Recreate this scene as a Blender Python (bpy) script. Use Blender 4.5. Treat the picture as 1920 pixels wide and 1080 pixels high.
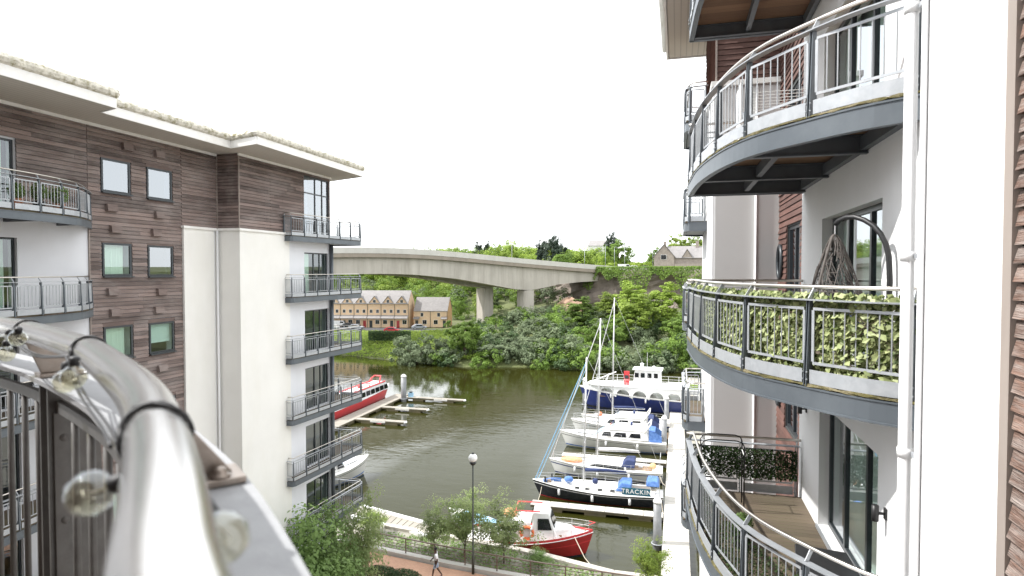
import bpy, math, random
import numpy as np
from mathutils import Vector, Matrix

for o in list(bpy.data.objects): bpy.data.objects.remove(o)
SC = bpy.context.scene
COL = SC.collection
R = math.radians
random.seed(7)
RNG = np.random.default_rng(11)

# ------------------------------------------------------------------ camera
# The origin of the scene is the photographer's eye; +Y runs along the facades towards the river.
PXF, YAW, PITCH = 1160.0, R(15), math.atan(32 / 1160.0)
cd = bpy.data.cameras.new('camera'); cam = bpy.data.objects.new('camera', cd); COL.objects.link(cam)
cam.location = (0, 0, 0); cam.rotation_euler = (R(90) - PITCH, 0, YAW)
cd.sensor_width = 36; cd.lens = PXF / 1920 * 36; cd.clip_start = 0.02; cd.clip_end = 6000
cd.dof.use_dof = True; cd.dof.focus_distance = 30; cd.dof.aperture_fstop = 4.5
SC.camera = cam

# ------------------------------------------------------------------ sky, sun, exposure
SUN_EL, SUN_AZ = R(50), R(188)        # azimuth in the XY plane, counter-clockwise from +X
sunv = Vector((math.cos(SUN_EL) * math.cos(SUN_AZ), math.cos(SUN_EL) * math.sin(SUN_AZ), math.sin(SUN_EL)))
w = bpy.data.worlds.new('World'); SC.world = w; w.use_nodes = True
nt = w.node_tree; nt.nodes.clear()
sky = nt.nodes.new('ShaderNodeTexSky'); sky.sky_type = 'NISHITA'; sky.sun_disc = False
sky.sun_elevation = SUN_EL; sky.sun_rotation = math.pi / 2 - SUN_AZ
b1 = nt.nodes.new('ShaderNodeBackground'); b1.inputs[1].default_value = 0.12
nt.links.new(sky.outputs[0], b1.inputs[0])
b2 = nt.nodes.new('ShaderNodeBackground'); b2.inputs[0].default_value = (0.965, 0.985, 1.0, 1); b2.inputs[1].default_value = 1.3
mx = nt.nodes.new('ShaderNodeMixShader'); mx.inputs[0].default_value = 0.88   # thin bright cloud over most of the sky
nt.links.new(b1.outputs[0], mx.inputs[1]); nt.links.new(b2.outputs[0], mx.inputs[2])
wo = nt.nodes.new('ShaderNodeOutputWorld'); nt.links.new(mx.outputs[0], wo.inputs[0])
sd = bpy.data.lights.new('sun', 'SUN'); sd.energy = 3.2; sd.angle = R(1.2); sd.color = (1.0, 0.975, 0.94)
sun = bpy.data.objects.new('sun', sd); COL.objects.link(sun); sun.location = (-60, 0, 60)
sun.rotation_euler = sunv.to_track_quat('Z', 'Y').to_euler()
SC.view_settings.view_transform = 'Standard'; SC.view_settings.look = 'None'
SC.view_settings.exposure = 0.92; SC.view_settings.gamma = 1.0; SC.view_settings.use_curve_mapping = False
SC.render.engine = 'CYCLES'; SC.cycles.use_denoising = True
SC.cycles.max_bounces = 7; SC.cycles.diffuse_bounces = 3; SC.cycles.glossy_bounces = 4
SC.cycles.transparent_max_bounces = 12; SC.cycles.transmission_bounces = 6
SC.cycles.caustics_reflective = False; SC.cycles.caustics_refractive = False

# ------------------------------------------------------------------ geometry helpers
_fw = Vector((-math.sin(YAW) * math.cos(PITCH), math.cos(YAW) * math.cos(PITCH), -math.sin(PITCH)))
_rt = Vector((math.cos(YAW), math.sin(YAW), 0)); _up = _rt.cross(_fw)
def at(px, py, X=None, Y=None, Z=None, D=None):
    """survey helper: where the sight line through a point of the photograph meets a real plane"""
    d = _fw + _rt * ((px - 960) / PXF) - _up * ((py - 540) / PXF)
    t = X / d.x if X is not None else Y / d.y if Y is not None else Z / d.z if Z is not None else D
    return d * t

OFFS = {}
def props(o, label=None, cat=None, group=None, kind=None):
    if label: o['label'] = label
    if cat: o['category'] = cat
    if group: o['group'] = group
    if kind: o['kind'] = kind
    return o
def thing(name, label, cat, loc=(0, 0, 0), rz=0, group=None, world=False, kind=None):
    o = bpy.data.objects.new(name, None); COL.objects.link(o); o.empty_display_size = 0.2
    o.location = loc; o.rotation_euler = (0, 0, rz)
    if world: OFFS[o.name] = Vector(loc)
    return props(o, label, cat, group, kind)
def root_off(o):
    while o is not None:
        if o.name in OFFS: return OFFS[o.name]
        o = o.parent
    return Vector((0, 0, 0))
def link(name, me, parent=None, loc=(0, 0, 0), rot=(0, 0, 0), sc=(1, 1, 1)):
    """link shared mesh data; loc in world metres for world things, local otherwise"""
    o = bpy.data.objects.new(name, me); COL.objects.link(o)
    if parent is not None:
        o.parent = parent; o.location = Vector(loc) - root_off(parent)
    else: o.location = loc
    o.rotation_euler = rot; o.scale = sc
    return o
class MB:
    def __init__(s): s.v = []; s.f = []
    def add(s, vs, fs):
        n = len(s.v); s.v += [tuple(v) for v in vs]; s.f += [tuple(i + n for i in f) for f in fs]; return s
    def box(s, x0, x1, y0, y1, z0, z1):
        return s.add([(x0,y0,z0),(x1,y0,z0),(x1,y1,z0),(x0,y1,z0),(x0,y0,z1),(x1,y0,z1),(x1,y1,z1),(x0,y1,z1)],
                     [(0,3,2,1),(4,5,6,7),(0,1,5,4),(1,2,6,5),(2,3,7,6),(3,0,4,7)])
    def bar(s, p, q, w, h=None, up=(0, 0, 1)):
        p, q = Vector(p), Vector(q); h = h or w; d = (q - p).normalized(); up = Vector(up)
        if abs(d.dot(up)) > 0.99: up = Vector((1, 0, 0))
        a = d.cross(up).normalized() * (w / 2); b = a.cross(d).normalized() * (h / 2)
        vs = [c + i * a + j * b for c in (p, q) for i, j in ((-1,-1),(1,-1),(1,1),(-1,1))]
        return s.add(vs, [(0,1,2,3),(7,6,5,4),(0,4,5,1),(1,5,6,2),(2,6,7,3),(3,7,4,0)])
    def tube(s, pts, r, n=8, caps=True):
        pts = [Vector(p) for p in pts]; rr = r if hasattr(r, '__len__') else [r] * len(pts)
        prev = None; vs = []
        for i, p in enumerate(pts):
            d = (pts[min(i + 1, len(pts) - 1)] - pts[max(i - 1, 0)]).normalized()
            if prev is None:
                prev = d.cross(Vector((0, 0, 1)) if abs(d.z) < 0.9 else Vector((1, 0, 0))).normalized()
            a = (prev - d * prev.dot(d)).normalized(); prev = a; b = d.cross(a)
            vs += [p + (a * math.cos(2 * math.pi * k / n) + b * math.sin(2 * math.pi * k / n)) * rr[i] for k in range(n)]
        fs = [(i * n + k, i * n + (k + 1) % n, (i + 1) * n + (k + 1) % n, (i + 1) * n + k) for i in range(len(pts) - 1) for k in range(n)]
        if caps: fs += [tuple(range(n))[::-1], tuple(range((len(pts) - 1) * n, len(pts) * n))]
        return s.add(vs, fs)
    def prism(s, poly, z0, z1):
        """extrude a plan polygon (counter-clockwise) between two heights"""
        n = len(poly); vs = [(x, y, z0) for x, y in poly] + [(x, y, z1) for x, y in poly]
        return s.add(vs, [tuple(range(n))[::-1], tuple(range(n, 2 * n))] + [(i, (i + 1) % n, n + (i + 1) % n, n + i) for i in range(n)])
    def plate(s, poly, d):
        """extrude a 3-D polygon along vector d"""
        n = len(poly); d = Vector(d); vs = [Vector(p) for p in poly] + [Vector(p) + d for p in poly]
        return s.add(vs, [tuple(range(n))[::-1], tuple(range(n, 2 * n))] + [(i, (i + 1) % n, n + (i + 1) % n, n + i) for i in range(n)])
    def lathe(s, prof, n=16, c=(0, 0, 0)):
        m = len(prof); vs = [(c[0] + r * math.cos(2 * math.pi * k / n), c[1] + r * math.sin(2 * math.pi * k / n), c[2] + z) for r, z in prof for k in range(n)]
        fs = [(i * n + k, i * n + (k + 1) % n, (i + 1) * n + (k + 1) % n, (i + 1) * n + k) for i in range(m - 1) for k in range(n)]
        return s.add(vs, fs + [tuple(range(n))[::-1], tuple(range((m - 1) * n, m * n))])
    def loft(s, rings, closed=True, caps=True):
        n = len(rings[0]); m = len(rings); vs = [p for r in rings for p in r]; k = n if closed else n - 1
        fs = [(i * n + j, i * n + (j + 1) % n, (i + 1) * n + (j + 1) % n, (i + 1) * n + j) for i in range(m - 1) for j in range(k)]
        if caps: fs += [tuple(range(n))[::-1], tuple(range((m - 1) * n, m * n))]
        return s.add(vs, fs)
    def sphere(s, c, r, n=12, m=8, sz=1.0):
        prof = [(max(r * math.sin(math.pi * i / m), r * 0.01), -r * sz * math.cos(math.pi * i / m)) for i in range(m + 1)]
        return s.lathe(prof, n, c)
    def xf(s, M):
        s.v = [tuple(M @ Vector(v)) for v in s.v]; return s
    def mesh(s, name, mat=None, smooth=False):
        me = bpy.data.meshes.new(name); me.from_pydata(s.v, [], s.f); me.update()
        if mat: me.materials.append(M_[mat] if isinstance(mat, str) else mat)
        if smooth: me.polygons.foreach_set('use_smooth', [True] * len(me.polygons))
        return me
    def build(s, name, mat, parent=None, smooth=False, label=None, cat=None, group=None, kind=None, bevel=0):
        if parent is not None:
            off = root_off(parent); loc = Vector((0, 0, 0))
        elif kind == 'structure': off = loc = Vector((0, 0, 0))
        else:
            a = np.array(s.v); off = loc = Vector(((a[:, 0].min() + a[:, 0].max()) / 2, (a[:, 1].min() + a[:, 1].max()) / 2, a[:, 2].min()))
        s.v = [(v[0] - off[0], v[1] - off[1], v[2] - off[2]) for v in s.v]
        o = bpy.data.objects.new(name, s.mesh(name, mat, smooth)); COL.objects.link(o)
        if parent is not None: o.parent = parent
        o.location = loc
        if bevel:
            md = o.modifiers.new('bevel', 'BEVEL'); md.width = bevel; md.segments = 2; md.limit_method = 'ANGLE'; md.angle_limit = R(40)
        return props(o, label, cat, group, kind)
def BX(name, mat, parent, x0, x1, y0, y1, z0, z1, **k): return MB().box(x0, x1, y0, y1, z0, z1).build(name, mat, parent, **k)
def copy_tree(o, parent=None):
    c = o.copy(); COL.objects.link(c)
    if parent is not None: c.parent = parent
    for ch in o.children: copy_tree(ch, c)
    return c
class Path:
    """a plan curve; .at(s) gives the point, the direction and the outward normal at s metres along it"""
    def __init__(s, pts, side=1, smooth=True, n=12):
        P = [Vector((p[0], p[1])) for p in pts]
        if smooth and len(P) > 2:
            Q = []; E = [2 * P[0] - P[1]] + P + [2 * P[-1] - P[-2]]
            for i in range(1, len(E) - 2):
                a, b, c, d = E[i - 1:i + 3]
                for k in range(n):
                    t = k / n
                    Q.append(0.5 * ((2 * b) + (c - a) * t + (2 * a - 5 * b + 4 * c - d) * t * t + (3 * b - a - 3 * c + d) * t ** 3))
            P = Q + [P[-1]]
        s.P = P; s.side = side; s.c = [0]
        for a, b in zip(P, P[1:]): s.c.append(s.c[-1] + (b - a).length)
        s.L = s.c[-1]
    def _pt(s, t):
        t = min(max(t, 0), s.L); i = 0
        i = int(np.searchsorted(s.c, t, 'right')) - 1; i = min(max(i, 0), len(s.P) - 2)
        d = s.c[i + 1] - s.c[i]
        return s.P[i].lerp(s.P[i + 1], (t - s.c[i]) / d if d else 0)
    def at(s, t):
        e = 0.02; d = (s._pt(t + e) - s._pt(t - e)).normalized(); n = Vector((d.y, -d.x)) * s.side
        return s._pt(t), d, n
    def p3(s, t, out=0, z=0):
        p, d, n = s.at(t); q = p + n * out; return Vector((q.x, q.y, z))
    def sweep(s, mb, prof, s0=0, s1=None, step=0.25):
        """prof: closed list of (outward, z)"""
        s1 = s.L if s1 is None else s1; k = max(1, int(math.ceil((s1 - s0) / step)))
        rings = [[s.p3(s0 + (s1 - s0) * i / k, o, z) for o, z in prof] for i in range(k + 1)]
        mb.loft(rings); return mb
def rect(o0, o1, z0, z1): return [(o0, z0), (o1, z0), (o1, z1), (o0, z1)]
def circ(o, z, r, n=10): return [(o + r * math.cos(2 * math.pi * k / n), z + r * math.sin(2 * math.pi * k / n)) for k in range(n)]

# ------------------------------------------------------------------ materials
M_ = {}
def nodes(name):
    m = bpy.data.materials.new(name); m.use_nodes = True; nt = m.node_tree
    for n in list(nt.nodes): nt.nodes.remove(n)
    out = nt.nodes.new('ShaderNodeOutputMaterial'); M_[name] = m
    def N(t, **kw):
        n = nt.nodes.new('ShaderNode' + t)
        for k, v in kw.items():
            if k.startswith('i_'):
                key = k[2:]; n.inputs[int(key) if key.isdigit() else key.replace('_', ' ')].default_value = v
            else: setattr(n, k, v)
        return n
    def L(a, b): nt.links.new(a, b)
    return m, N, L, out
def rgb(c): return (c[0], c[1], c[2], 1)
def pm(name, col, rough=0.6, metal=0.0, var=0.12, scale=3.0, stretch=(1, 1, 1), bump=0.0, bscale=40.0, rnd=0.0, island=0.0,
       stain=None, stain_amt=0.0, stain_scale=1.5, stain_stretch=(1, 1, 1), spec=0.5, lo=0.45, hi=0.7, detail=6.0):
    m, N, L, out = nodes(name)
    p = N('BsdfPrincipled', i_Roughness=rough, i_Metallic=metal); p.inputs['Specular IOR Level'].default_value = spec
    tc = N('TexCoord'); mp = N('Mapping'); mp.inputs['Scale'].default_value = stretch; L(tc.outputs['Object'], mp.inputs[0])
    nz = N('TexNoise', i_Scale=scale, i_Detail=detail, i_Roughness=0.6); L(mp.outputs[0], nz.inputs[0])
    mr = N('MapRange', i_1=0.25, i_2=0.75, i_3=1 - var, i_4=1 + var); L(nz.outputs[0], mr.inputs[0])
    val = mr.outputs[0]
    if rnd or island:
        src = N('ObjectInfo').outputs['Random'] if rnd else N('NewGeometry').outputs['Random Per Island']
        a = rnd or island
        m2 = N('MapRange', i_1=0.0, i_2=1.0, i_3=1 - a, i_4=1 + a); L(src, m2.inputs[0])
        mm = N('Math', operation='MULTIPLY'); L(val, mm.inputs[0]); L(m2.outputs[0], mm.inputs[1]); val = mm.outputs[0]
    vm = N('VectorMath', operation='SCALE'); vm.inputs[0].default_value = col; L(val, vm.inputs['Scale'])
    c = vm.outputs[0]
    if stain:
        ms = N('Mapping'); ms.inputs['Scale'].default_value = stain_stretch; L(tc.outputs['Object'], ms.inputs[0])
        n2 = N('TexNoise', i_Scale=stain_scale, i_Detail=8.0, i_Roughness=0.65); L(ms.outputs[0], n2.inputs[0])
        r2 = N('MapRange', i_1=lo, i_2=hi, i_3=0.0, i_4=stain_amt); L(n2.outputs[0], r2.inputs[0])
        mx = N('MixRGB'); mx.inputs[2].default_value = rgb(stain); L(r2.outputs[0], mx.inputs[0]); L(c, mx.inputs[1]); c = mx.outputs[0]
    L(c, p.inputs['Base Color'])
    if bump:
        nb = N('TexNoise', i_Scale=bscale, i_Detail=4.0); L(mp.outputs[0], nb.inputs[0])
        bp = N('Bump', i_Strength=bump, i_Distance=0.02); L(nb.outputs[0], bp.inputs['Height']); L(bp.outputs[0], p.inputs['Normal'])
    L(p.outputs[0], out.inputs[0]); return m
def glass(name, tint, refl=0.12, rough=0.0):
    m, N, L, out = nodes(name)
    t = N('BsdfTransparent'); t.inputs[0].default_value = rgb(tint); g = N('BsdfGlossy', i_Roughness=rough); g.inputs[0].default_value = (0.92, 0.96, 1, 1)
    fr = N('Fresnel', i_IOR=1.5); ad = N('Math', operation='MULTIPLY_ADD'); ad.inputs[1].default_value = 1.4; ad.inputs[2].default_value = refl; ad.use_clamp = True
    L(fr.outputs[0], ad.inputs[0]); mx = N('MixShader'); ge = N('NewGeometry'); iv = N('Math', operation='SUBTRACT'); iv.inputs[0].default_value = 1.0; L(ge.outputs['Backfacing'], iv.inputs[1])
    ml = N('Math', operation='MULTIPLY'); L(ad.outputs[0], ml.inputs[0]); L(iv.outputs[0], ml.inputs[1]); L(ml.outputs[0], mx.inputs[0]); L(t.outputs[0], mx.inputs[1]); L(g.outputs[0], mx.inputs[2])
    L(mx.outputs[0], out.inputs[0])
def leafmat(name, c1, c2, trans=0.45, hue=0.0, rough=0.6, isl=0.34, nzw=0.72):
    m, N, L, out = nodes(name)
    ge = N('NewGeometry'); tc = N('TexCoord'); nz = N('TexNoise', i_Scale=0.35, i_Detail=3.0); L(tc.outputs['Object'], nz.inputs[0])
    ad = N('Math', operation='MULTIPLY_ADD'); ad.inputs[1].default_value = isl; L(ge.outputs['Random Per Island'], ad.inputs[0])
    mr = N('MapRange', i_1=0.3, i_2=0.7, i_3=-0.05, i_4=nzw); L(nz.outputs[0], mr.inputs[0]); L(mr.outputs[0], ad.inputs[2])
    mx = N('MixRGB'); mx.inputs[1].default_value = rgb(c1); mx.inputs[2].default_value = rgb(c2); L(ad.outputs[0], mx.inputs[0])
    hs = N('HueSaturation'); oi = N('ObjectInfo'); hm = N('MapRange', i_1=0.0, i_2=1.0, i_3=0.8, i_4=1.2); L(oi.outputs['Random'], hm.inputs[0])
    L(hm.outputs[0], hs.inputs['Value']); L(mx.outputs[0], hs.inputs['Color'])
    p = N('BsdfPrincipled', i_Roughness=rough); p.inputs['Specular IOR Level'].default_value = 0.3; L(hs.outputs[0], p.inputs['Base Color'])
    t = N('BsdfTranslucent'); L(hs.outputs[0], t.inputs[0])
    ms = N('MixShader'); ms.inputs[0].default_value = trans; L(p.outputs[0], ms.inputs[1]); L(t.outputs[0], ms.inputs[2]); L(ms.outputs[0], out.inputs[0])

pm('render_white', (0.80, 0.80, 0.80), 0.85, var=0.03, scale=1.2, bump=0.15, bscale=120, stain=(0.62, 0.62, 0.60), stain_amt=0.25, stain_scale=0.7, stain_stretch=(1, 1, 0.25), lo=0.5, hi=0.8)
pm('render_cool', (0.74, 0.755, 0.785), 0.85, var=0.03, scale=0.8, bump=0.1, bscale=90, stain=(0.52, 0.53, 0.54), stain_amt=0.3, stain_scale=0.5, stain_stretch=(1, 1, 0.2), lo=0.5, hi=0.8)
pm('render_cream', (0.82, 0.81, 0.77), 0.85, var=0.04, scale=0.6, bump=0.1, bscale=90, stain=(0.66, 0.64, 0.55), stain_amt=0.5, stain_scale=0.35, stain_stretch=(1, 1, 0.35), lo=0.45, hi=0.8)
pm('cladding_panel', (0.64, 0.635, 0.62), 0.7, var=0.03, scale=0.5, stain=(0.55, 0.54, 0.52), stain_amt=0.3, stain_scale=0.4)
pm('wood_dark', (0.165, 0.124, 0.110), 0.8, var=0.4, scale=1.6, stretch=(1, 0.3, 4), island=0.48, bump=0.3, bscale=18, stain=(0.33, 0.285, 0.265), stain_amt=0.75, stain_scale=1.1, stain_stretch=(1, 0.5, 1.2), lo=0.45, hi=0.75)
pm('wood_red', (0.115, 0.056, 0.044), 0.75, var=0.35, scale=2.5, stretch=(1, 0.35, 6), rnd=0.4, bump=0.3, bscale=18, stain=(0.21, 0.135, 0.115), stain_amt=0.5, stain_scale=1.3, lo=0.45, hi=0.75)
pm('wood_weathered', (0.165, 0.098, 0.072), 0.8, var=0.55, scale=5, stretch=(1, 0.5, 9), rnd=0.35, bump=0.9, bscale=14, stain=(0.36, 0.31, 0.28), stain_amt=0.8, stain_scale=4, stain_stretch=(1, 0.6, 5), lo=0.42, hi=0.68)
pm('board_end', (0.15, 0.11, 0.097), 0.85, var=0.2)
pm('wood_trim', (0.30, 0.255, 0.225), 0.75, var=0.12, scale=3, stretch=(1, 1, 0.3))
pm('deck_wood', (0.105, 0.078, 0.054), 0.8, var=0.3, scale=3, stretch=(0.3, 5, 1), rnd=0.2, stain=(0.12, 0.13, 0.05), stain_amt=0.5, stain_scale=1.5)
pm('deck_own', (0.07, 0.055, 0.042), 0.8, var=0.3, scale=3, stretch=(0.3, 5, 1))
pm('deck_under', (0.20, 0.118, 0.068), 0.8, var=0.3, scale=3, stretch=(0.3, 5, 1), rnd=0.25)
pm('moss', (0.10, 0.088, 0.03), 0.95, var=0.5, scale=12, bump=0.8, bscale=60, stain=(0.27, 0.23, 0.15), stain_amt=0.8, stain_scale=8)
pm('steel_dark', (0.115, 0.13, 0.145), 0.45, 0.3, var=0.12, scale=2, stain=(0.22, 0.235, 0.245), stain_amt=0.3, stain_scale=1.5)
pm('steel_blue', (0.105, 0.122, 0.138), 0.45, 0.2, var=0.1, scale=1.5, stain=(0.17, 0.19, 0.205), stain_amt=0.45, stain_scale=1.2)
pm('galv', (0.40, 0.42, 0.44), 0.45, 0.35, var=0.12, scale=6, stain=(0.52, 0.53, 0.545), stain_amt=0.5, stain_scale=9)
pm('galv_mid', (0.33, 0.35, 0.37), 0.45, 0.35, var=0.12, scale=3, stain=(0.45, 0.46, 0.47), stain_amt=0.4, stain_scale=4)
pm('stainless', (0.62, 0.58, 0.53), 0.3, 1.0, var=0.06, scale=3, stretch=(1, 1, 1))
pm('stainless_near', (0.70, 0.68, 0.66), 0.2, 1.0, var=0.04, scale=14, bump=0.03, bscale=300)
pm('bracket_steel', (0.33, 0.285, 0.25), 0.38, 0.75, var=0.18, scale=25, stain=(0.18, 0.13, 0.10), stain_amt=0.35, stain_scale=30)
pm('plate_grey', (0.33, 0.335, 0.345), 0.6, 0.1, var=0.05, scale=7, stain=(0.26, 0.265, 0.275), stain_amt=0.5, stain_scale=12, lo=0.5, hi=0.65, bump=0.08, bscale=150)
pm('post_grey', (0.11, 0.105, 0.10), 0.5, 0.2, var=0.15, scale=12, stain=(0.2, 0.2, 0.19), stain_amt=0.3, stain_scale=20)
pm('frame_dark', (0.045, 0.052, 0.058), 0.4, 0.2, var=0.1)
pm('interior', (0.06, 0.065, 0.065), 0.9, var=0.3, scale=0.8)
pm('curtain', (0.72, 0.78, 0.72), 0.9, var=0.06, scale=2)
pm('blind', (0.62, 0.70, 0.70), 0.8, var=0.03)
pm('white_paint', (0.78, 0.78, 0.77), 0.4, var=0.03, scale=1.5, stain=(0.6, 0.58, 0.52), stain_amt=0.2, stain_scale=2)
pm('pipe_white', (0.78, 0.78, 0.78), 0.35, var=0.02, stain=(0.45, 0.45, 0.28), stain_amt=0.35, stain_scale=2.5, stain_stretch=(1, 1, 0.3), lo=0.6, hi=0.8)
pm('fascia', (0.83, 0.82, 0.79), 0.5, var=0.04, scale=1, stain=(0.55, 0.52, 0.42), stain_amt=0.3, stain_scale=1.5)
pm('lichen', (0.60, 0.57, 0.49), 0.95, var=0.25, scale=6, bump=0.8, bscale=25, stain=(0.20, 0.18, 0.08), stain_amt=0.85, stain_scale=5, lo=0.47, hi=0.66)
pm('black_metal', (0.018, 0.018, 0.019), 0.45, var=0.1)
pm('rattan', (0.11, 0.095, 0.085), 0.7, var=0.3, scale=20)
pm('concrete', (0.47, 0.435, 0.385), 0.9, var=0.12, scale=0.12, stain=(0.30, 0.27, 0.23), stain_amt=0.65, stain_scale=0.5, stain_stretch=(1, 1, 0.12), bump=0.1, bscale=3)
pm('concrete_light', (0.56, 0.54, 0.50), 0.85, var=0.08, scale=0.2, stain=(0.42, 0.40, 0.37), stain_amt=0.4, stain_scale=0.4, stain_stretch=(1, 1, 0.3))
pm('concrete_brown', (0.30, 0.255, 0.21), 0.9, var=0.12, scale=0.3, stain=(0.2, 0.18, 0.15), stain_amt=0.5, stain_scale=0.6, stain_stretch=(1, 1, 0.2))
pm('asphalt', (0.07, 0.07, 0.072), 0.9, var=0.15, scale=2)
pm('courtyard_paving', (0.38, 0.37, 0.36), 0.9, var=0.12, scale=1.0)
pm('quay_stone', (0.27, 0.255, 0.215), 0.9, var=0.15, scale=1.2, bump=0.2, bscale=20, stain=(0.22, 0.2, 0.14), stain_amt=0.4, stain_scale=1)
pm('earth', (0.10, 0.075, 0.05), 0.95, var=0.3, scale=1)
pm('pontoon', (0.50, 0.475, 0.43), 0.85, var=0.1, scale=2, rnd=0.12, stain=(0.36, 0.34, 0.3), stain_amt=0.4, stain_scale=3)
pm('pontoon_dark', (0.30, 0.275, 0.235), 0.85, var=0.12, scale=2, rnd=0.12, stain=(0.2, 0.18, 0.14), stain_amt=0.4, stain_scale=2)
pm('pontoon_side', (0.15, 0.125, 0.07), 0.85, var=0.3, scale=2, stain=(0.06, 0.06, 0.035), stain_amt=0.7, stain_scale=1)
pm('float_white', (0.66, 0.64, 0.60), 0.6, var=0.08, scale=2)
pm('pile_steel', (0.20, 0.205, 0.21), 0.55, 0.2, var=0.12, scale=1.5, stain=(0.30, 0.3, 0.3), stain_amt=0.4, stain_scale=1.5)
pm('hull_white', (0.78, 0.77, 0.74), 0.25, var=0.03, scale=0.7, stain=(0.55, 0.53, 0.46), stain_amt=0.3, stain_scale=0.8, stain_stretch=(1, 1, 0.5), lo=0.5, hi=0.8)
pm('hull_black', (0.022, 0.024, 0.030), 0.3, var=0.2, scale=2, stain=(0.10, 0.10, 0.11), stain_amt=0.35, stain_scale=4)
pm('hull_navy', (0.022, 0.035, 0.15), 0.4, var=0.25, scale=1.2, stain=(0.05, 0.06, 0.12), stain_amt=0.5, stain_scale=2)
pm('hull_red', (0.42, 0.035, 0.035), 0.35, var=0.12, scale=1.5, stain=(0.26, 0.03, 0.03), stain_amt=0.5, stain_scale=1.2)
pm('red_bright', (0.62, 0.055, 0.06), 0.4, var=0.08, scale=2)
pm('canvas_blue', (0.075, 0.17, 0.43), 0.85, var=0.3, scale=3, bump=1.0, bscale=5, stain=(0.16, 0.26, 0.45), stain_amt=0.5, stain_scale=3)
pm('canvas_navy', (0.03, 0.045, 0.12), 0.85, var=0.3, scale=3, bump=1.0, bscale=5)
pm('canvas_sky', (0.30, 0.50, 0.66), 0.8, var=0.15, scale=3)
pm('orange', (0.72, 0.17, 0.06), 0.6, var=0.15, scale=4)
pm('orange_pale', (0.75, 0.33, 0.16), 0.7, var=0.15, scale=4)
pm('teal_board', (0.02, 0.11, 0.155), 0.5, var=0.1)
pm('alu', (0.62, 0.62, 0.62), 0.4, 0.6, var=0.05)
pm('rope_blue', (0.20, 0.38, 0.55), 0.8, var=0.1)
pm('rope', (0.52, 0.46, 0.37), 0.9, var=0.2, scale=10)
pm('win_dark', (0.012, 0.014, 0.016), 0.08, var=0.1)
pm('teak', (0.28, 0.18, 0.10), 0.75, var=0.25, scale=3, stretch=(0.5, 6, 1))
pm('bark', (0.13, 0.10, 0.075), 0.95, var=0.35, scale=4, stretch=(1, 1, 0.3), bump=0.6, bscale=12)
pm('bark_pale', (0.32, 0.30, 0.27), 0.9, var=0.3, scale=4, stretch=(1, 1, 2))
pm('brick_buff', (0.78, 0.57, 0.385), 0.9, var=0.1, scale=1.5, stain=(0.66, 0.46, 0.29), stain_amt=0.4, stain_scale=0.6)
pm('brick_orange', (0.66, 0.41, 0.22), 0.9, var=0.1, scale=1.5, stain=(0.38, 0.19, 0.09), stain_amt=0.4, stain_scale=0.6)
pm('roof_slate', (0.27, 0.255, 0.25), 0.8, var=0.12, scale=1.5, island=0.12, stain=(0.16, 0.15, 0.15), stain_amt=0.4, stain_scale=0.8)
pm('stone_house', (0.36, 0.31, 0.27), 0.95, var=0.2, scale=1.8, stain=(0.24, 0.20, 0.18), stain_amt=0.6, stain_scale=1.2, bump=0.5, bscale=4)
pm('cliff', (0.20, 0.165, 0.14), 0.95, var=0.3, scale=0.25, bump=1.0, bscale=1.2, stain=(0.11, 0.095, 0.08), stain_amt=0.7, stain_scale=0.35, stain_stretch=(1, 1, 0.3))
pm('sandstone', (0.33, 0.215, 0.15), 0.95, var=0.2, scale=0.5)
pm('ground', (0.095, 0.105, 0.045), 0.95, var=0.35, scale=0.08, stain=(0.13, 0.16, 0.04), stain_amt=0.7, stain_scale=0.05)
pm('rail_brown', (0.17, 0.125, 0.10), 0.55, 0.2, var=0.15, scale=3)
pm('lamp_pole', (0.055, 0.06, 0.05), 0.5, 0.2, var=0.15)
pm('globe_white', (0.82, 0.82, 0.80), 0.3, var=0.02)
pm('skin_dark', (0.075, 0.042, 0.028), 0.6, var=0.1)
pm('shirt', (0.78, 0.78, 0.80), 0.85, var=0.05, scale=8)
pm('shorts', (0.33, 0.42, 0.54), 0.9, var=0.1, scale=8)
pm('shoe', (0.10, 0.10, 0.11), 0.7)
pm('hair', (0.012, 0.011, 0.011), 0.9)
pm('tyre', (0.02, 0.02, 0.02), 0.9)
pm('cream_box', (0.62, 0.42, 0.20), 0.7, var=0.1)
pm('wire', (0.012, 0.012, 0.014), 0.5)
pm('terracotta', (0.38, 0.17, 0.10), 0.85, var=0.15)
pm('mesh_green', (0.02, 0.13, 0.06), 0.6, var=0.4, scale=30)
for nm, c in (('car_white', (0.75, 0.75, 0.75)), ('car_red', (0.45, 0.03, 0.05)), ('car_silver', (0.42, 0.44, 0.48)), ('car_grey', (0.09, 0.095, 0.10)), ('car_blue', (0.05, 0.12, 0.3))):
    pm(nm, c, 0.25, 0.2, var=0.02)
glass('pane', (0.88, 0.95, 0.92), 0.08)
glass('pane_sky', (0.55, 0.62, 0.70), 0.27)
glass('bulb_glass', (0.93, 0.92, 0.86), 0.06)
leafmat('leaf_mid', (0.095, 0.165, 0.03), (0.24, 0.35, 0.07))
leafmat('leaf_bright', (0.17, 0.26, 0.035), (0.38, 0.48, 0.10))
leafmat('leaf_dark', (0.04, 0.075, 0.03), (0.10, 0.155, 0.055), 0.25)
leafmat('leaf_grey', (0.095, 0.13, 0.065), (0.24, 0.29, 0.165), 0.3)
leafmat('leaf_conifer', (0.022, 0.038, 0.026), (0.05, 0.075, 0.045), 0.1)
leafmat('leaf_birch', (0.21, 0.28, 0.10), (0.45, 0.52, 0.25), 0.5)
leafmat('leaf_shrub', (0.13, 0.21, 0.06), (0.30, 0.42, 0.15), 0.45)
leafmat('leaf_ivy', (0.05, 0.10, 0.012), (0.58, 0.63, 0.30), 0.25, rough=0.4, isl=0.95, nzw=0.15)
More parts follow.
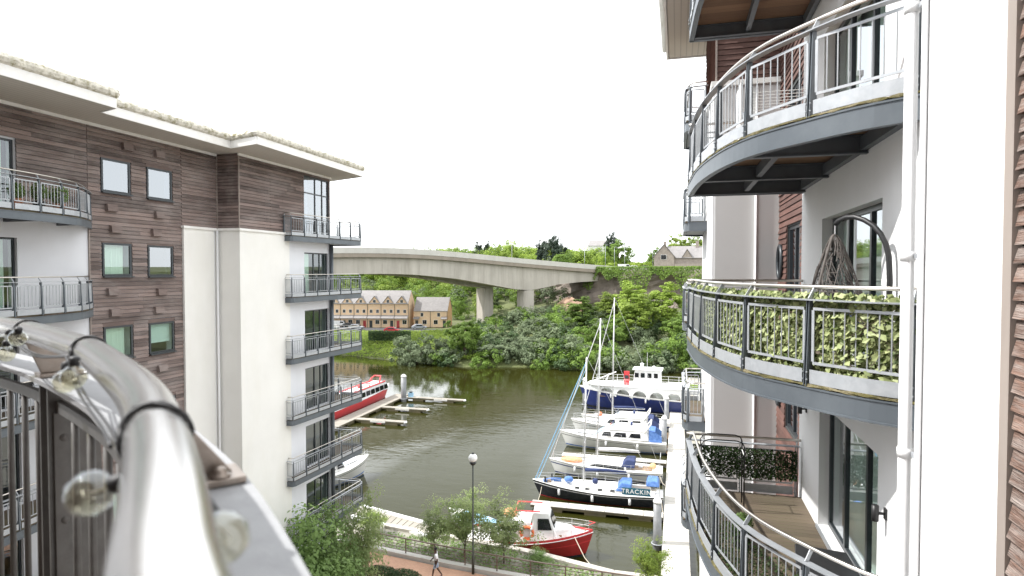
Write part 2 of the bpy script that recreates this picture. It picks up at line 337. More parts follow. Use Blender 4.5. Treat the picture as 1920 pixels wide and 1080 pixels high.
leafmat('leaf_hedge', (0.012, 0.030, 0.008), (0.045, 0.085, 0.018), 0.2)
leafmat('leaf_pink', (0.30, 0.17, 0.11), (0.42, 0.30, 0.2), 0.3)
# soffit boards: narrow lines across the eaves
m, N, L, out = nodes('soffit')
p = N('BsdfPrincipled', i_Roughness=0.7); tc = N('TexCoord'); wv = N('TexWave', i_Scale=1.6); wv.bands_direction = 'X'
L(tc.outputs['Object'], wv.inputs[0]); cr = N('MapRange', i_1=0.0, i_2=0.12, i_3=0.72, i_4=1.0); L(wv.outputs[1], cr.inputs[0])
vs = N('VectorMath', operation='SCALE'); vs.inputs[0].default_value = (0.52, 0.48, 0.42); L(cr.outputs[0], vs.inputs['Scale'])
L(vs.outputs[0], p.inputs['Base Color']); L(p.outputs[0], out.inputs[0])
# river water: dark, clear surface with ripples; bright and dull reflection zones painted in
m, N, L, out = nodes('river_water')
p = N('BsdfPrincipled', i_Roughness=0.03, i_IOR=1.9); p.inputs['Base Color'].default_value = (0.025, 0.0255, 0.005, 1)
tc = N('TexCoord'); mp = N('Mapping'); mp.inputs['Scale'].default_value = (0.75, 1.5, 1); mp.inputs['Rotation'].default_value = (0, 0, R(12)); L(tc.outputs['Object'], mp.inputs[0])
n1 = N('TexNoise', i_Scale=1.35, i_Detail=3.0, i_Roughness=0.55, i_Distortion=0.4); L(mp.outputs[0], n1.inputs[0])
n2 = N('TexNoise', i_Scale=0.3, i_Detail=2.0); L(mp.outputs[0], n2.inputs[0])
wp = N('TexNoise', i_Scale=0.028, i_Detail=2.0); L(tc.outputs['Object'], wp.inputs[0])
# sky reflection painted by position: strong and calm at left, dulled and rippled elsewhere
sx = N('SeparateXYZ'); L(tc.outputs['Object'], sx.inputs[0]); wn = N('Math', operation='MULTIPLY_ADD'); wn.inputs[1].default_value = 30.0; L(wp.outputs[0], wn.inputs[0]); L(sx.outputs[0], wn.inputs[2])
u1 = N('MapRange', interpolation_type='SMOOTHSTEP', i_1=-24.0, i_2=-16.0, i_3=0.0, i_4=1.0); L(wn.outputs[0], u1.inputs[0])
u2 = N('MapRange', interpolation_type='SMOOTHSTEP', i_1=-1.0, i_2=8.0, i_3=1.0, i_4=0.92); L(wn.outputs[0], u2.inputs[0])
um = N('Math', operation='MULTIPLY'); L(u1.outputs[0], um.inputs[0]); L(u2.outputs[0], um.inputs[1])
sl = N('MapRange', i_1=0.0, i_2=1.0, i_3=0.9, i_4=0.035); L(um.outputs[0], sl.inputs[0]); L(sl.outputs[0], p.inputs['Specular IOR Level'])  # reflection strength follows the painted mask, nearly off in the channel
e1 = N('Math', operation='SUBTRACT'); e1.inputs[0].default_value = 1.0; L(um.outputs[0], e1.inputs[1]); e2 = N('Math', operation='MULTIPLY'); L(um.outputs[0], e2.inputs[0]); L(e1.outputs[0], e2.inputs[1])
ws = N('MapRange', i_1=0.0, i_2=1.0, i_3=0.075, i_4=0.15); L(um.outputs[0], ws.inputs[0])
sm = N('Math', operation='MULTIPLY_ADD'); sm.inputs[1].default_value = 1.6; L(n2.outputs[0], sm.inputs[0]); L(n1.outputs[0], sm.inputs[2])
bp = N('Bump', i_Distance=0.11); L(ws.outputs[0], bp.inputs['Strength']); L(sm.outputs[0], bp.inputs['Height']); L(bp.outputs[0], p.inputs['Normal'])
L(p.outputs[0], out.inputs[0])
# promenade paving: warm red-brown block paving
m, N, L, out = nodes('paving')
p = N('BsdfPrincipled', i_Roughness=0.9); tc = N('TexCoord'); br = N('TexBrick', i_Scale=4.0, i_Mortar_Size=0.012)
br.inputs['Color1'].default_value = (0.44, 0.25, 0.17, 1); br.inputs['Color2'].default_value = (0.50, 0.30, 0.20, 1); br.inputs['Mortar'].default_value = (0.32, 0.22, 0.16, 1)
L(tc.outputs['Object'], br.inputs[0]); nz = N('TexNoise', i_Scale=0.6, i_Detail=5.0); L(tc.outputs['Object'], nz.inputs[0])
mr = N('MapRange', i_1=0.3, i_2=0.7, i_3=0.85, i_4=1.15); L(nz.outputs[0], mr.inputs[0]); vs = N('VectorMath', operation='SCALE')
L(br.outputs[0], vs.inputs[0]); L(mr.outputs[0], vs.inputs['Scale']); L(vs.outputs[0], p.inputs['Base Color']); L(p.outputs[0], out.inputs[0])
# ================================================================== SETTING
WATER, PROM = -20.5, -18.3
def interp(x, xs, ys): return float(np.interp(x, xs, ys))
SHX = [-400, -200, -110, -78, -58, -45, -29, -18, 1, 60, 200]
SHY = [190, 160, 138, 133, 127, 123, 126, 125.5, 128, 130, 140]
CLX = [-60, -45, -24, 10, 45, 120, 200]           # the foot of the old quarry face under the bridge end
CLY = [232, 216, 200, 190, 184, 178, 175]
def hland(x, y):
    ys = interp(x, SHX, SHY); d = y - ys
    if d < 0: return -21.2 + max(d, -40) * 0.06
    left = interp(d, [0, 3, 9, 18, 50, 70, 110, 150, 260], [-21.2, -19.6, -18.0, -17.2, -17.0, -16.5, -8, -1, 3.5])
    if x < -70: hl = left
    cy = interp(x, CLX, CLY); e = y - cy
    right = interp(d, [0, 4, 20, 45, 70], [-21.2, -19.3, -16.5, -13.5, -11])
    if e > -4: right = interp(e, [-4, 1.5, 4, 60, 200], [right, right + 1, -0.4, 0.2, 3.0])
    k = min(max((x + 66) / 26, 0), 1)
    return left * (1 - k) + right * k
xs = sorted(set(list(np.arange(-240, 160, 4.0)) + [-3000, -1500, -800, -500, -350, -280, 200, 260, 350, 500, 800, 1500, 3000]))
ysn = sorted(set(list(np.arange(108, 330, 3.5)) + [-3000, -1200, -500, -200, -60, 0, 40, 80, 360, 420, 520, 700, 1000, 1600, 3200]))
mb = MB(); nx = len(xs)
for y in ysn:
    for x in xs:
        z = hland(x, y) if y > 105 else -23.5
        mb.v.append((x, y, z + (random.uniform(-.25, .25) if z > -20 else 0)))
mb.f = [(j * nx + i, j * nx + i + 1, (j + 1) * nx + i + 1, (j + 1) * nx + i) for j in range(len(ysn) - 1) for i in range(nx - 1)]
mb.build('ground', 'ground', smooth=True, kind='structure')
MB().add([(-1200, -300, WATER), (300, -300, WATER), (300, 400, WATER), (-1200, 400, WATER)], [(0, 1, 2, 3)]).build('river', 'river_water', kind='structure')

# the near bank: a walled quay with the riverside path on it
QUAY = [(-80, -60), (60, -60), (60, 112), (1.6, 112), (1.6, 38.2), (-3.7, 38.2), (-9, 39.6), (-13, 40.2), (-21, 41.2), (-24.5, 40.6), (-26, 36.5), (-33, 38.5), (-80, 60)]
MB().prism(QUAY, -23.4, -18.75).build('quay', 'quay_stone', kind='structure')
MB().prism([(-80, -58), (58, -58), (58, 29.5), (-26, 29.5), (-80, 50)], -18.9, PROM - .004).build('courtyard', 'courtyard_paving', kind='structure')
MB().prism([(-26, 29.5), (20, 29.5), (20, 34.2), (-3, 34.6), (-8.1, 34.8), (-13.5, 35.3), (-19.2, 36.1), (-22.2, 36.4), (-25, 33)], -18.9, PROM).build('path', 'paving', kind='structure')
cop = MB()
edge = [(1.4, 38.0), (-3.7, 38.0), (-9, 39.4), (-13, 40.0), (-20.5, 40.9)]
for a, b in zip(edge, edge[1:]): cop.bar((a[0], a[1], -18.66), (b[0], b[1], -18.66), 0.5, 0.22)
cop.build('quay_coping', 'concrete', kind='structure')
kerb = MB(); KB = [(3, 34.75), (-3.4, 34.95), (-8.1, 35.15), (-13.5, 35.65), (-19.2, 36.45), (-22, 36.8)]
for a, b in zip(KB, KB[1:]): kerb.bar((a[0], a[1], -18.25), (b[0], b[1], -18.25), 0.42, 0.32)
kerb.build('path_kerb', 'concrete_light', kind='structure')
# the planting bed edge by the building: a low curved brick wall with soil behind
MB().prism([(-24.5, 33), (-22.5, 35.6), (-20.9, 35.1), (-19.5, 34.2), (-18.4, 33.2), (-17.5, 31.8), (-17, 28), (-26, 28)], PROM - 0.02, PROM + 0.22).build('planting_bed', 'earth', kind='structure')
pw = Path([(-22.4, 35.7), (-20.9, 35.2), (-19.5, 34.3), (-18.4, 33.3), (-17.4, 31.8), (-16.9, 28)])
pw.sweep(MB(), rect(-0.12, 0.16, PROM - 0.02, PROM + 0.55)).build('retaining_wall', 'rail_brown', None, label='low curved dark brick wall holding the planting bed beside the red path', cat='wall')

# ------------------------------------------------------------------ the road bridge
BA, BD = Vector((-81, 134)), Vector((0.657, 0.754)).normalized(); BN = Vector((-BD.y, BD.x))   # BN points away from us
TOP_S, TOP_Z = [-90, -40, 0, 12, 24, 35, 52, 72, 92, 112], [2.5, 4.6, 5.75, 6.0, 5.8, 5.2, 3.9, 2.65, 1.5, 0.9]
SOF_S, SOF_D = [-90, -60, -30, 0, 12, 22, 35, 46, 54, 60, 66, 70, 79, 89, 95], [5.8, 8.8, 6.8, 4.2, 4.2, 4.3, 4.9, 5.9, 6.7, 6.7, 5.5, 4.5, 3.3, 2.4, 2.2]
def tz(s): return float(np.interp(s, np.array(TOP_S), np.array(TOP_Z)))
tzs = [np.mean([tz(s + k) for k in range(-10, 11, 2)]) for s in range(-90, 113)]
def tz(s): return float(np.interp(s, range(-90, 113), tzs))
def bp3(s, n, z):
    q = BA + BD * s + BN * n; return (q.x, q.y, z)
bridge = thing('road_bridge', 'long pale concrete road bridge curving over the river on twin piers', 'bridge', (-42, 181, -17), world=True)
def bsweep(f, s0, s1, step=3):
    k = int((s1 - s0) / step); rings = []
    for i in range(k + 1):
        s = s0 + (s1 - s0) * i / k; rings.append([bp3(s, n, z) for n, z in f(s)])
    return MB().loft(rings)
WD = 15.0
bsweep(lambda s: [(0, tz(s) - 1.45), (0.35, tz(s) - 1.45), (0.35, tz(s)), (0, tz(s))], -70, 118).build('parapet', 'concrete_light', bridge)
bsweep(lambda s: [(WD - .35, tz(s) - 1.45), (WD, tz(s) - 1.45), (WD, tz(s)), (WD - .35, tz(s))], -70, 118).build('parapet', 'concrete_light', bridge)
bsweep(lambda s: [(0.06, tz(s) - 2.45), (WD - .06, tz(s) - 2.45), (WD - .06, tz(s) - 1.46), (0.06, tz(s) - 1.46)], -70, 118).build('deck_slab', 'concrete_brown', bridge)
bsweep(lambda s: [(0.4, tz(s) - 1.45), (WD - .4, tz(s) - 1.45), (WD - .4, tz(s) - 1.4), (0.4, tz(s) - 1.4)], -70, 118).build('carriageway', 'asphalt', bridge)
def gird(n0, n1, sh=0): return lambda s: [(n0, tz(s) - 2.45 - np.interp(s + sh, SOF_S, SOF_D)), (n1, tz(s) - 2.45 - np.interp(s + sh, SOF_S, SOF_D)), (n1, tz(s) - 2.44), (n0, tz(s) - 2.44)]
gname = 'box_girder'
for n0, n1, shf in ((1.0, 5.6, 0), (9.2, 13.8, 9.3)):
    bsweep(gird(n0, n1, shf), -70, 98, 1.8).build(gname, 'concrete', bridge)
# construction joints on the near girder face, each its own thin rib
for i, s in enumerate(np.arange(-18, 90, 5.2)):
    zt = tz(s) - 2.5; zb = zt - np.interp(s, SOF_S, SOF_D) + 0.1
    MB().plate([bp3(s, 0.97, zb), bp3(s + .07, 0.97, zb), bp3(s + .07, 0.97, zt), bp3(s, 0.97, zt)], (BN.x * .1, BN.y * .1, 0)).build('panel_joint', 'concrete', bridge)
for n, sp_ in ((3.3, 59.6), (11.5, 50.3)):                      # twin fluted piers
    c = BA + BD * sp_ + BN * n; zt = tz(sp_) - 2.45 - 6.75; pr = []
    for k in range(40):
        a = 2 * math.pi * k / 40; sx = abs(math.cos(a)) ** 0.35 * math.copysign(1, math.cos(a)); sy = abs(math.sin(a)) ** 0.35 * math.copysign(1, math.sin(a))
        q = 0.965 if k % 2 else 1.0; v = BD * sx * 1.95 * q + BN * sy * 2.3 * q; pr.append((c.x + v.x, c.y + v.y))
    MB().prism(pr, -19, zt).build('pier', 'concrete', bridge)
    MB().prism([(c.x + (x - c.x) * .5, c.y + (y - c.y) * .5) for x, y in pr], zt, zt + .25).build('bearing', 'concrete_brown', bridge)
# abutment and the quarry face
q0, q1 = BA + BD * 91.5 + BN * 0.8, BA + BD * 91.5 + BN * 14.5
ab = [BA + BD * 97 + BN * .9, BA + BD * 97 + BN * 14, BA + BD * 110 + BN * 14, BA + BD * 110 + BN * .9]
MB().prism([(v.x, v.y) for v in ab][::-1], -12, -1.0).build('abutment', 'concrete_brown', bridge)
cl = MB(); NX, NZ = 90, 16
for j in range(NZ + 1):
    for i in range(NX + 1):
        x = -62 + 180 * i / NX; t = j / NZ; y = interp(x, CLX, CLY) - 3.5 + t * 3.2; z = -15 + t * 15.3
        cl.v.append((x + random.uniform(-.4, .4), y + 1.3 * math.sin(x * .31 + 2 * math.sin(t * 3)) + random.uniform(-.55, .55) - 0.5 * math.sin(t * 9 + x * .1), z if j in (0, NZ) else z + random.uniform(-.3, .3)))
n = NX + 1
cl.f = [(j * n + i, j * n + i + 1, (j + 1) * n + i + 1, (j + 1) * n + i) for j in range(NZ) for i in range(NX)]
cl.build('cliff', 'cliff', kind='structure')
ro_ = MB(); ro_.sphere((-31, 182, -11.5), 4.2, 14, 8, .75); ro_.v = [(x * 1 + random.uniform(-.7, .7), y + random.uniform(-.5, .5), z + random.uniform(-.6, .6)) for x, y, z in ro_.v]
ro_.build('rock_outcrop', 'sandstone', kind='structure')
# the road that runs on from the bridge along the top
rd = MB(); r0 = BA + BD * 118 + BN * .5; r1 = BA + BD * 118 + BN * 14.5
pts = [(r0, r1), (r0 + Vector((20, 8)), r1 + Vector((14, 14))), (r0 + Vector((60, 8)), r1 + Vector((58, 12))), (r0 + Vector((160, 2)), r1 + Vector((160, 6)))]
for (a, b), (c, d) in zip(pts, pts[1:]):
    rd.add([(a.x, a.y, .45), (c.x, c.y, .45), (d.x, d.y, .45), (b.x, b.y, .45)], [(0, 1, 2, 3)])
rd.build('road', 'asphalt', kind='structure')
# estate road in front of the houses
MB().add([(-160, 155, -16.9), (-60, 160, -16.9), (-58, 168, -16.9), (-160, 164, -16.9)], [(0, 1, 2, 3)]).build('estate_road', 'asphalt', kind='structure')
# ================================================================== BALCONIES (shared builder)
def channel(zb, h=.24, t=.014, fl=.075): return [(-fl, zb), (0.012, zb), (0.012, zb + .02), (0, zb + .022), (0, zb + h - .022), (0.012, zb + h - .02), (0.012, zb + h), (-fl, zb + h), (-fl, zb + h - t), (-t, zb + h - t), (-t, zb + t), (-fl, zb + t)]
def railing(par, path, zb, posts, fine=True, deckh=.30, rail=1.0, ends=(True, True), nb=None, infill=None, pm_='steel_blue', hand=True):
    """rim, kick plates, posts, infill panels, flat top rail and handrail along one plan path; all sub-parts of par"""
    zd = zb + deckh; st = 0.18 if fine else 0.4
    zt = zd + rail - .12
    for s in posts:                                   # tapered flat posts, wide at the foot
        p, d, n = path.at(s); N3 = Vector((n.x, n.y, 0)); D3 = Vector((d.x, d.y, 0)); c = Vector((p.x, p.y, 0))
        w0, w1 = .11, .055
        for off in ((-.016, .016) if fine else (0,)):
            b = c + D3 * (off - .005)
            poly = [b + N3 * .018 + Vector((0, 0, zb + deckh - .05)), b + N3 * (.018 - w0) + Vector((0, 0, zb + deckh - .05)), b + N3 * (-.075) + Vector((0, 0, zt)), b + N3 * (-.075 + w1) + Vector((0, 0, zt))]
            MB().plate(poly, D3 * (.01 if fine else .035)).build('post', pm_, par)
        if hand:
            MB().bar(c + N3 * -.045 + Vector((0, 0, zt + .01)), c + N3 * -.12 + Vector((0, 0, zt + .125)), .05 if fine else .03, .012, up=(d.x, d.y, 0)).build('bracket', 'galv', par)
        if fine:
            bm = MB()
            for dz in (.10, .18):
                for sd in (-.028, .028):
                    q = c + D3 * sd + N3 * .016 + Vector((0, 0, zb + deckh - .02 + dz - .06)); bm.sphere(q, .011, 6, 4)
            bm.build('bolt', 'galv_mid', par)
    path.sweep(MB(), rect(-.085, .015, zt, zt + .014), step=st).build('top_rail', 'galv_mid' if fine else 'galv', par)
    if hand: path.sweep(MB(), circ(-.125, zt + .145, .024 if fine else .022, 10 if fine else 6), step=st).build('handrail', 'stainless', par, smooth=True)
    for a, b in zip(posts, posts[1:]):
        a2, b2 = a + .05, b - .05
        path.sweep(MB(), rect(-.012, .0, zd - .02, zd + .13), a2, b2, st).build('kick_plate', 'galv', par)
        z0, z1 = zd + .20, zt - .09
        A, B = path.p3(a2 + .01, -.035), path.p3(b2 - .01, -.035); L = (B - A).length
        k = nb or max(2, int(round(L / .115)))
        fr = MB()
        for z in (z0, z1): fr.bar(A + Vector((0, 0, z)), B + Vector((0, 0, z)), .012, .03)
        for q in (A, B): fr.bar(q + Vector((0, 0, z0 + .016)), q + Vector((0, 0, z1 - .016)), .012, .03, up=(B - A))
        if not fine:
            for i in range(1, k):
                q = A.lerp(B, i / k); fr.bar(q + Vector((0, 0, z0)), q + Vector((0, 0, z1)), .014, .014)
        fr.build('infill_frame' if fine else 'infill_panel', 'galv', par)
        if fine:
            me = BALUSTER.get(round(z1 - z0, 3))
            if me is None:
                me = MB().tube([(0, 0, 0.016), (0, 0, z1 - z0 - .016)], .0075, 6).mesh('baluster', 'galv'); BALUSTER[round(z1 - z0, 3)] = me
            for i in range(1, k):
                q = A.lerp(B, i / k); link('baluster', me, par, (q.x, q.y, z0))
        if infill:
            MB().plate([A + Vector((0, 0, z0 + .02)), B + Vector((0, 0, z0 + .02)), B + Vector((0, 0, z1 - .02)), A + Vector((0, 0, z1 - .02))], (0.004, 0.004, 0)).build('infill_screen', infill if isinstance(infill, str) else infill[int(a * 7) % len(infill)], par)
BALUSTER = {}
UNIT = {}
def unit_box(mat):
    if mat not in UNIT: UNIT[mat] = MB().box(-.5, .5, -.5, .5, -.5, .5).mesh('board', mat)
    return UNIT[mat]

# ------------------------------------------------------------------ courses of cladding
def courses(holes, u0, u1, z0, z1, pitch, place, proud=.028, seg=(1.8, 3.6), gap=.006):
    """lapped boards between u0..u1 and z0..z1, cut round the holes; place(u, z, out) -> point. yields one MB per board"""
    z = z0; out = []
    while z < z1 - .01:
        h = min(pitch, z1 - z); cuts = [(u0, u1)]
        for a, b, c, d in holes:
            if z + h > c + .005 and z < d - .005:
                nc = []
                for p, q in cuts:
                    if b <= p or a >= q: nc.append((p, q)); continue
                    if a > p: nc.append((p, a))
                    if b < q: nc.append((b, q))
                cuts = nc
        for p, q in cuts:
            u = p + 0.0
            while u < q - .01:
                e = min(q, u + random.uniform(*seg))
                if q - e < .4: e = q
                b = MB(); pr = proud * random.uniform(.75, 1.25); sk = random.uniform(-.004, .004)
                vs = [place(u + gap / 2, z, pr), place(e - gap / 2, z, pr + sk), place(e - gap / 2, z + h - .012, .006), place(u + gap / 2, z + h - .012, .006),
                      place(u + gap / 2, z, -.01), place(e - gap / 2, z, -.01), place(e - gap / 2, z + h - .012, -.01), place(u + gap / 2, z + h - .012, -.01)]
                b.add(vs, [(0, 1, 2, 3), (4, 7, 6, 5), (0, 4, 5, 1), (3, 2, 6, 7), (0, 3, 7, 4), (1, 5, 6, 2)])
                out.append(b); u = e
        z += pitch
    return out
def joined(bs):
    m = MB()
    for b in bs: m.add(b.v, b.f)
    return m
def wall_with_holes(mb, axis, plane, thick, u0, u1, z0, z1, holes):
    """solid wall in the plane x=plane (axis 'x') or y=plane, thick towards the building, real openings"""
    us = sorted({u0, u1, *[h[0] for h in holes], *[h[1] for h in holes]})
    for a, b in zip(us, us[1:]):
        hs = sorted([(h[2], h[3]) for h in holes if h[0] <= a + 1e-6 and h[1] >= b - 1e-6]); z = z0
        for c, d in hs + [(z1, z1)]:
            c, d = max(c, z0), min(d, z1)
            if c > z:
                if axis == 'x': mb.box(min(plane, plane + thick), max(plane, plane + thick), a, b, z, c)
                else: mb.box(a, b, min(plane, plane + thick), max(plane, plane + thick), z, c)
            z = max(z, d)
    return mb
# ================================================================== LEFT APARTMENT BUILDING
LB = thing('apartment_building', 'left apartment block with dark timber cladding, cream walls and mossy flat roof edge', 'building', (-19, 22, PROM), world=True)
P1, P2, SOF = -19.0, -17.9, 4.95
def lvl(k): return 1.40 - 2.9 * k          # underside of the balcony rim on floor k (0 = top floor)
FLOORS = range(0, 6)
wins = []
for k in FLOORS:
    wins.append((16.82, 17.97, 2.72 - 2.9 * k, 3.87 - 2.9 * k)); wins.append((18.70, 19.86, 2.70 - 2.9 * k, 3.85 - 2.9 * k))
ldoors = [(11.2, 14.0, lvl(k) + .34, lvl(k) + .34 + 2.15) for k in FLOORS]
# solid walls behind the finishes
wall_with_holes(MB(), 'x', P1 - .06, -.3, 6, 22.3, PROM, SOF, wins + ldoors).build('wall', 'render_cool', LB)
wall_with_holes(MB(), 'x', P1, .0 - .05, 6, 16.3, PROM, 1.62, ldoors).build('wall_render', 'render_cool', LB)
H1 = [(a - .04, b + .04, c - .04, d + .04) for a, b, c, d in wins]
pl = lambda u, z, o: (P1 + o, u, z)
joined(courses([(6, 14.02, -99, 1.69 + 2.2), *H1], 6, 16.3, 1.70, SOF, .14, pl) + courses(H1, 16.31, 20.33, PROM, SOF, .14, pl) + courses([], 20.34, 22.28, 1.80, SOF, .14, pl)).build('timber_cladding', 'wood_dark', LB, kind='stuff')
joined(courses([], P1 + .03, P2 + .02, 1.80, SOF, .14, lambda u, z, o: (u, 22.3 - o, z))).build('timber_cladding', 'wood_dark', LB, kind='stuff')
gl = [(27.0, 29.25, 1.0, 4.72)]
joined(courses(gl, 22.3, 29.35, 1.80, SOF, .14, lambda u, z, o: (P2 + o, u, z))).build('timber_cladding', 'wood_dark', LB, kind='stuff')
for x, y in ((P2 + .02, 22.28), (P1 + .03, 22.27)): BX('corner_strip', 'wood_trim', LB, x - .02, x + .025, y - .02, y + .02, 1.80, SOF)
BX('corner_strip', 'wood_trim', LB, P1 + .0, P1 + .05, 16.29, 16.33, PROM, 1.7)
BX('eaves_trim', 'fascia', LB, P1 + .035, P1 + .10, 6, 22.2, SOF - .10, SOF - .003); BX('eaves_trim', 'fascia', LB, P2 + .035, P2 + .1, 22.2, 29.4, SOF - .10, SOF - .003)
# cream rendered lower storeys with a capping
MB().prism([(-19.4, 20.34), (-18.9, 20.34), (-18.9, 22.18), (-17.78, 22.18), (-17.78, 25.62), (-19.4, 25.62)], PROM, 1.70).build('cream_wall', 'render_cream', LB)
MB().prism([(-19.4, 20.28), (-18.83, 20.28), (-18.83, 22.10), (-17.71, 22.10), (-17.71, 25.66), (-19.4, 25.66)], 1.70, 1.795).build('coping', 'fascia', LB)
MB().tube([(-18.80, 22.06, PROM), (-18.80, 22.06, 1.69)], .05, 10).build('downpipe', 'pipe_white', LB, smooth=True)
BX('movement_joint', 'render_cool', LB, -18.905, -18.89, 22.0, 22.015, PROM, 1.69)
# grey-white end bay with a door on each floor
ed = [(27.0, 29.2, lvl(k) + .34, lvl(k) + .34 + 2.08) for k in range(1, 6)]
wall_with_holes(MB(), 'x', P2, -.25, 25.63, 29.4, PROM, 1.62, ed).build('end_bay_wall', 'render_cool', LB)
MB().prism([(-18.16, 29.38), (-17.905, 29.4), (-34, 36.2), (-34, 35.8)], PROM, SOF).build('end_wall', 'render_cool', LB)
MB().prism([(-34, 6), (-21.6, 6), (-21.6, 29), (-34, 33)], PROM, SOF - .05).build('core', 'interior', LB)
for k in range(0, 6):
    z0 = lvl(k) + .30; BX('floor_slab', 'interior', LB, -21.6, P1 - .4, 6, 27, z0 - .3, z0 - .05)
MB().tube([(P2 + .12, 29.3, PROM), (P2 + .12, 29.3, 1.4)], .10, 10).build('steel_column', 'steel_dark', LB, smooth=True)
# doors of the end bay: dark frames, tall panes, curtains
def glazed(par, axis, plane, inn, u0, u1, z0, z1, bars, name='door', frame='frame_dark', pane='pane', fw=.06, transom=None, back=1.6, curtains=()):
    """a glazed door or window: frame mesh with panes as its sub-parts; inn = +1/-1 direction of the inside"""
    f = MB(); rec = plane + inn * .10
    def B(m, a, b, c, d, o0=0.0, o1=.06):
        p, q = sorted((rec + inn * o0, rec + inn * o1))
        if axis == 'x': m.box(p, q, a, b, c, d)
        else: m.box(a, b, p, q, c, d)
    B(f, u0, u0 + fw, z0, z1); B(f, u1 - fw, u1, z0, z1); B(f, u0 + fw, u1 - fw, z1 - fw, z1); B(f, u0 + fw, u1 - fw, z0, z0 + fw)
    for u in bars: B(f, u - fw / 2, u + fw / 2, z0 + fw, z1 - fw, -.005, .055)
    if transom: B(f, u0 + fw, u1 - fw, transom - fw / 2, transom + fw / 2, -.002, .052)
    fo = f.build(name, frame, par)
    e = [u0 + fw, *bars, u1 - fw]
    for a, b in zip(e, e[1:]):
        for c, d in ([(z0 + fw, z1 - fw)] if not transom else [(z0 + fw, transom), (transom, z1 - fw)]):
            m = MB(); B(m, a + .002, b - .002, c + .001, d - .001, .025, .033); m.build('pane', pane, fo)
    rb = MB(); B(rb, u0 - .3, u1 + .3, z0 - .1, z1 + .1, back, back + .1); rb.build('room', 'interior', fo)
    for (a, b, mat) in curtains:
        m = MB(); n = 14; vs = []
        for i in range(n + 1):
            u = a + (b - a) * i / n; o = rec + inn * (.16 + .035 * math.sin(i * 2.3))
            for z in (z0 + .03, z1 - .03): vs.append((o, u, z) if axis == 'x' else (u, o, z))
        m.add(vs, [(2 * i, 2 * i + 2, 2 * i + 3, 2 * i + 1) for i in range(n)]); m.build('curtain', mat, fo, smooth=True)
    return fo
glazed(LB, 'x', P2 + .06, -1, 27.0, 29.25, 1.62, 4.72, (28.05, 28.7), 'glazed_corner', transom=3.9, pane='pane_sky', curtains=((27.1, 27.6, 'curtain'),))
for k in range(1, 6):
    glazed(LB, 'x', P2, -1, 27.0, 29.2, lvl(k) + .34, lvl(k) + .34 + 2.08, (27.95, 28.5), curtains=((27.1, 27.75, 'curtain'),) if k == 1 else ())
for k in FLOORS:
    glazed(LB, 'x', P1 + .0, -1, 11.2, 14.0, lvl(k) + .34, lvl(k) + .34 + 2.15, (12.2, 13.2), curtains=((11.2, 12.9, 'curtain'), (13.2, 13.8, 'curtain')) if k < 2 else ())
# windows in the timber: grey frames, a tilted sash, curtains, a blind
for i, (a, b, c, d) in enumerate(wins):
    k, right = divmod(i, 2)
    cur = ((a + .05, b - .35, 'curtain'), (a + .3, b - .2, 'curtain')) if (not right and k in (1, 2, 4)) else ()
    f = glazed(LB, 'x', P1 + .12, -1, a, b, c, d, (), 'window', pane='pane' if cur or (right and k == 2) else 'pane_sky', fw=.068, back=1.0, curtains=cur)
    BX('sill', 'frame_dark', f, P1 + .02, P1 + .12, a - .03, b + .03, c - .05, c - .003); BX('head_board', 'board_end', f, P1 - .02, P1 + .012, a - .04, b + .04, d + .003, d + .145); BX('foot_board', 'board_end', f, P1 - .02, P1 + .010, a - .04, b + .04, c - .15, c - .055)
    if right and k in (2, 4): BX('blind', 'blind', f, P1 - .16, P1 - .14, a + .06, b - .06, c + .38, d - .05)
    if (right and k == 1) or (not right and k == 0):          # tilt-and-turn sash leaning in at the top
        m = MB()
        for (ya, yb, za, zb) in ((a + .07, b - .07, c + .07, c + .13), (a + .07, a + .13, c + .07, d - .07), (b - .13, b - .07, c + .07, d - .07), (a + .07, b - .07, d - .13, d - .07)):
            t0, t1 = (za - c) * .16, (zb - c) * .16
            m.add([(P1 - .06 - t0, ya, za), (P1 - .06 - t0, yb, za), (P1 - .06 - t1, yb, zb), (P1 - .06 - t1, ya, zb), (P1 - .1 - t0, ya, za), (P1 - .1 - t0, yb, za), (P1 - .1 - t1, yb, zb), (P1 - .1 - t1, ya, zb)],
                  [(0, 1, 2, 3), (4, 7, 6, 5), (0, 4, 5, 1), (2, 6, 7, 3), (0, 3, 7, 4), (1, 5, 6, 2)])
        m.build('tilted_sash', 'frame_dark', f)
# projecting timber vent boxes between the windows
for k in range(-1, 5):
    for (y, z) in ((17.18, 2.18), (19.19, 2.11), (17.27, 1.45), (19.05, 1.43)) if k >= 0 else ((17.78, 1.5), (19.28, 1.49)):
        zz = z - 2.9 * k; zz = zz if k >= 0 else z + 2.9
        y += random.uniform(-.06, .06)
        MB().add([(P1 + .16, y - .2, zz - .12), (P1 + .16, y + .2, zz - .12), (P1 + .13, y + .2, zz + .12), (P1 + .13, y - .2, zz + .12), (P1, y - .2, zz - .15), (P1, y + .2, zz - .15), (P1, y + .2, zz + .13), (P1, y - .2, zz + .13)],
                 [(0, 1, 2, 3), (0, 4, 5, 1), (2, 6, 7, 3), (0, 3, 7, 4), (1, 5, 6, 2), (4, 7, 6, 5)]).build('vent_box', 'wood_dark', LB)
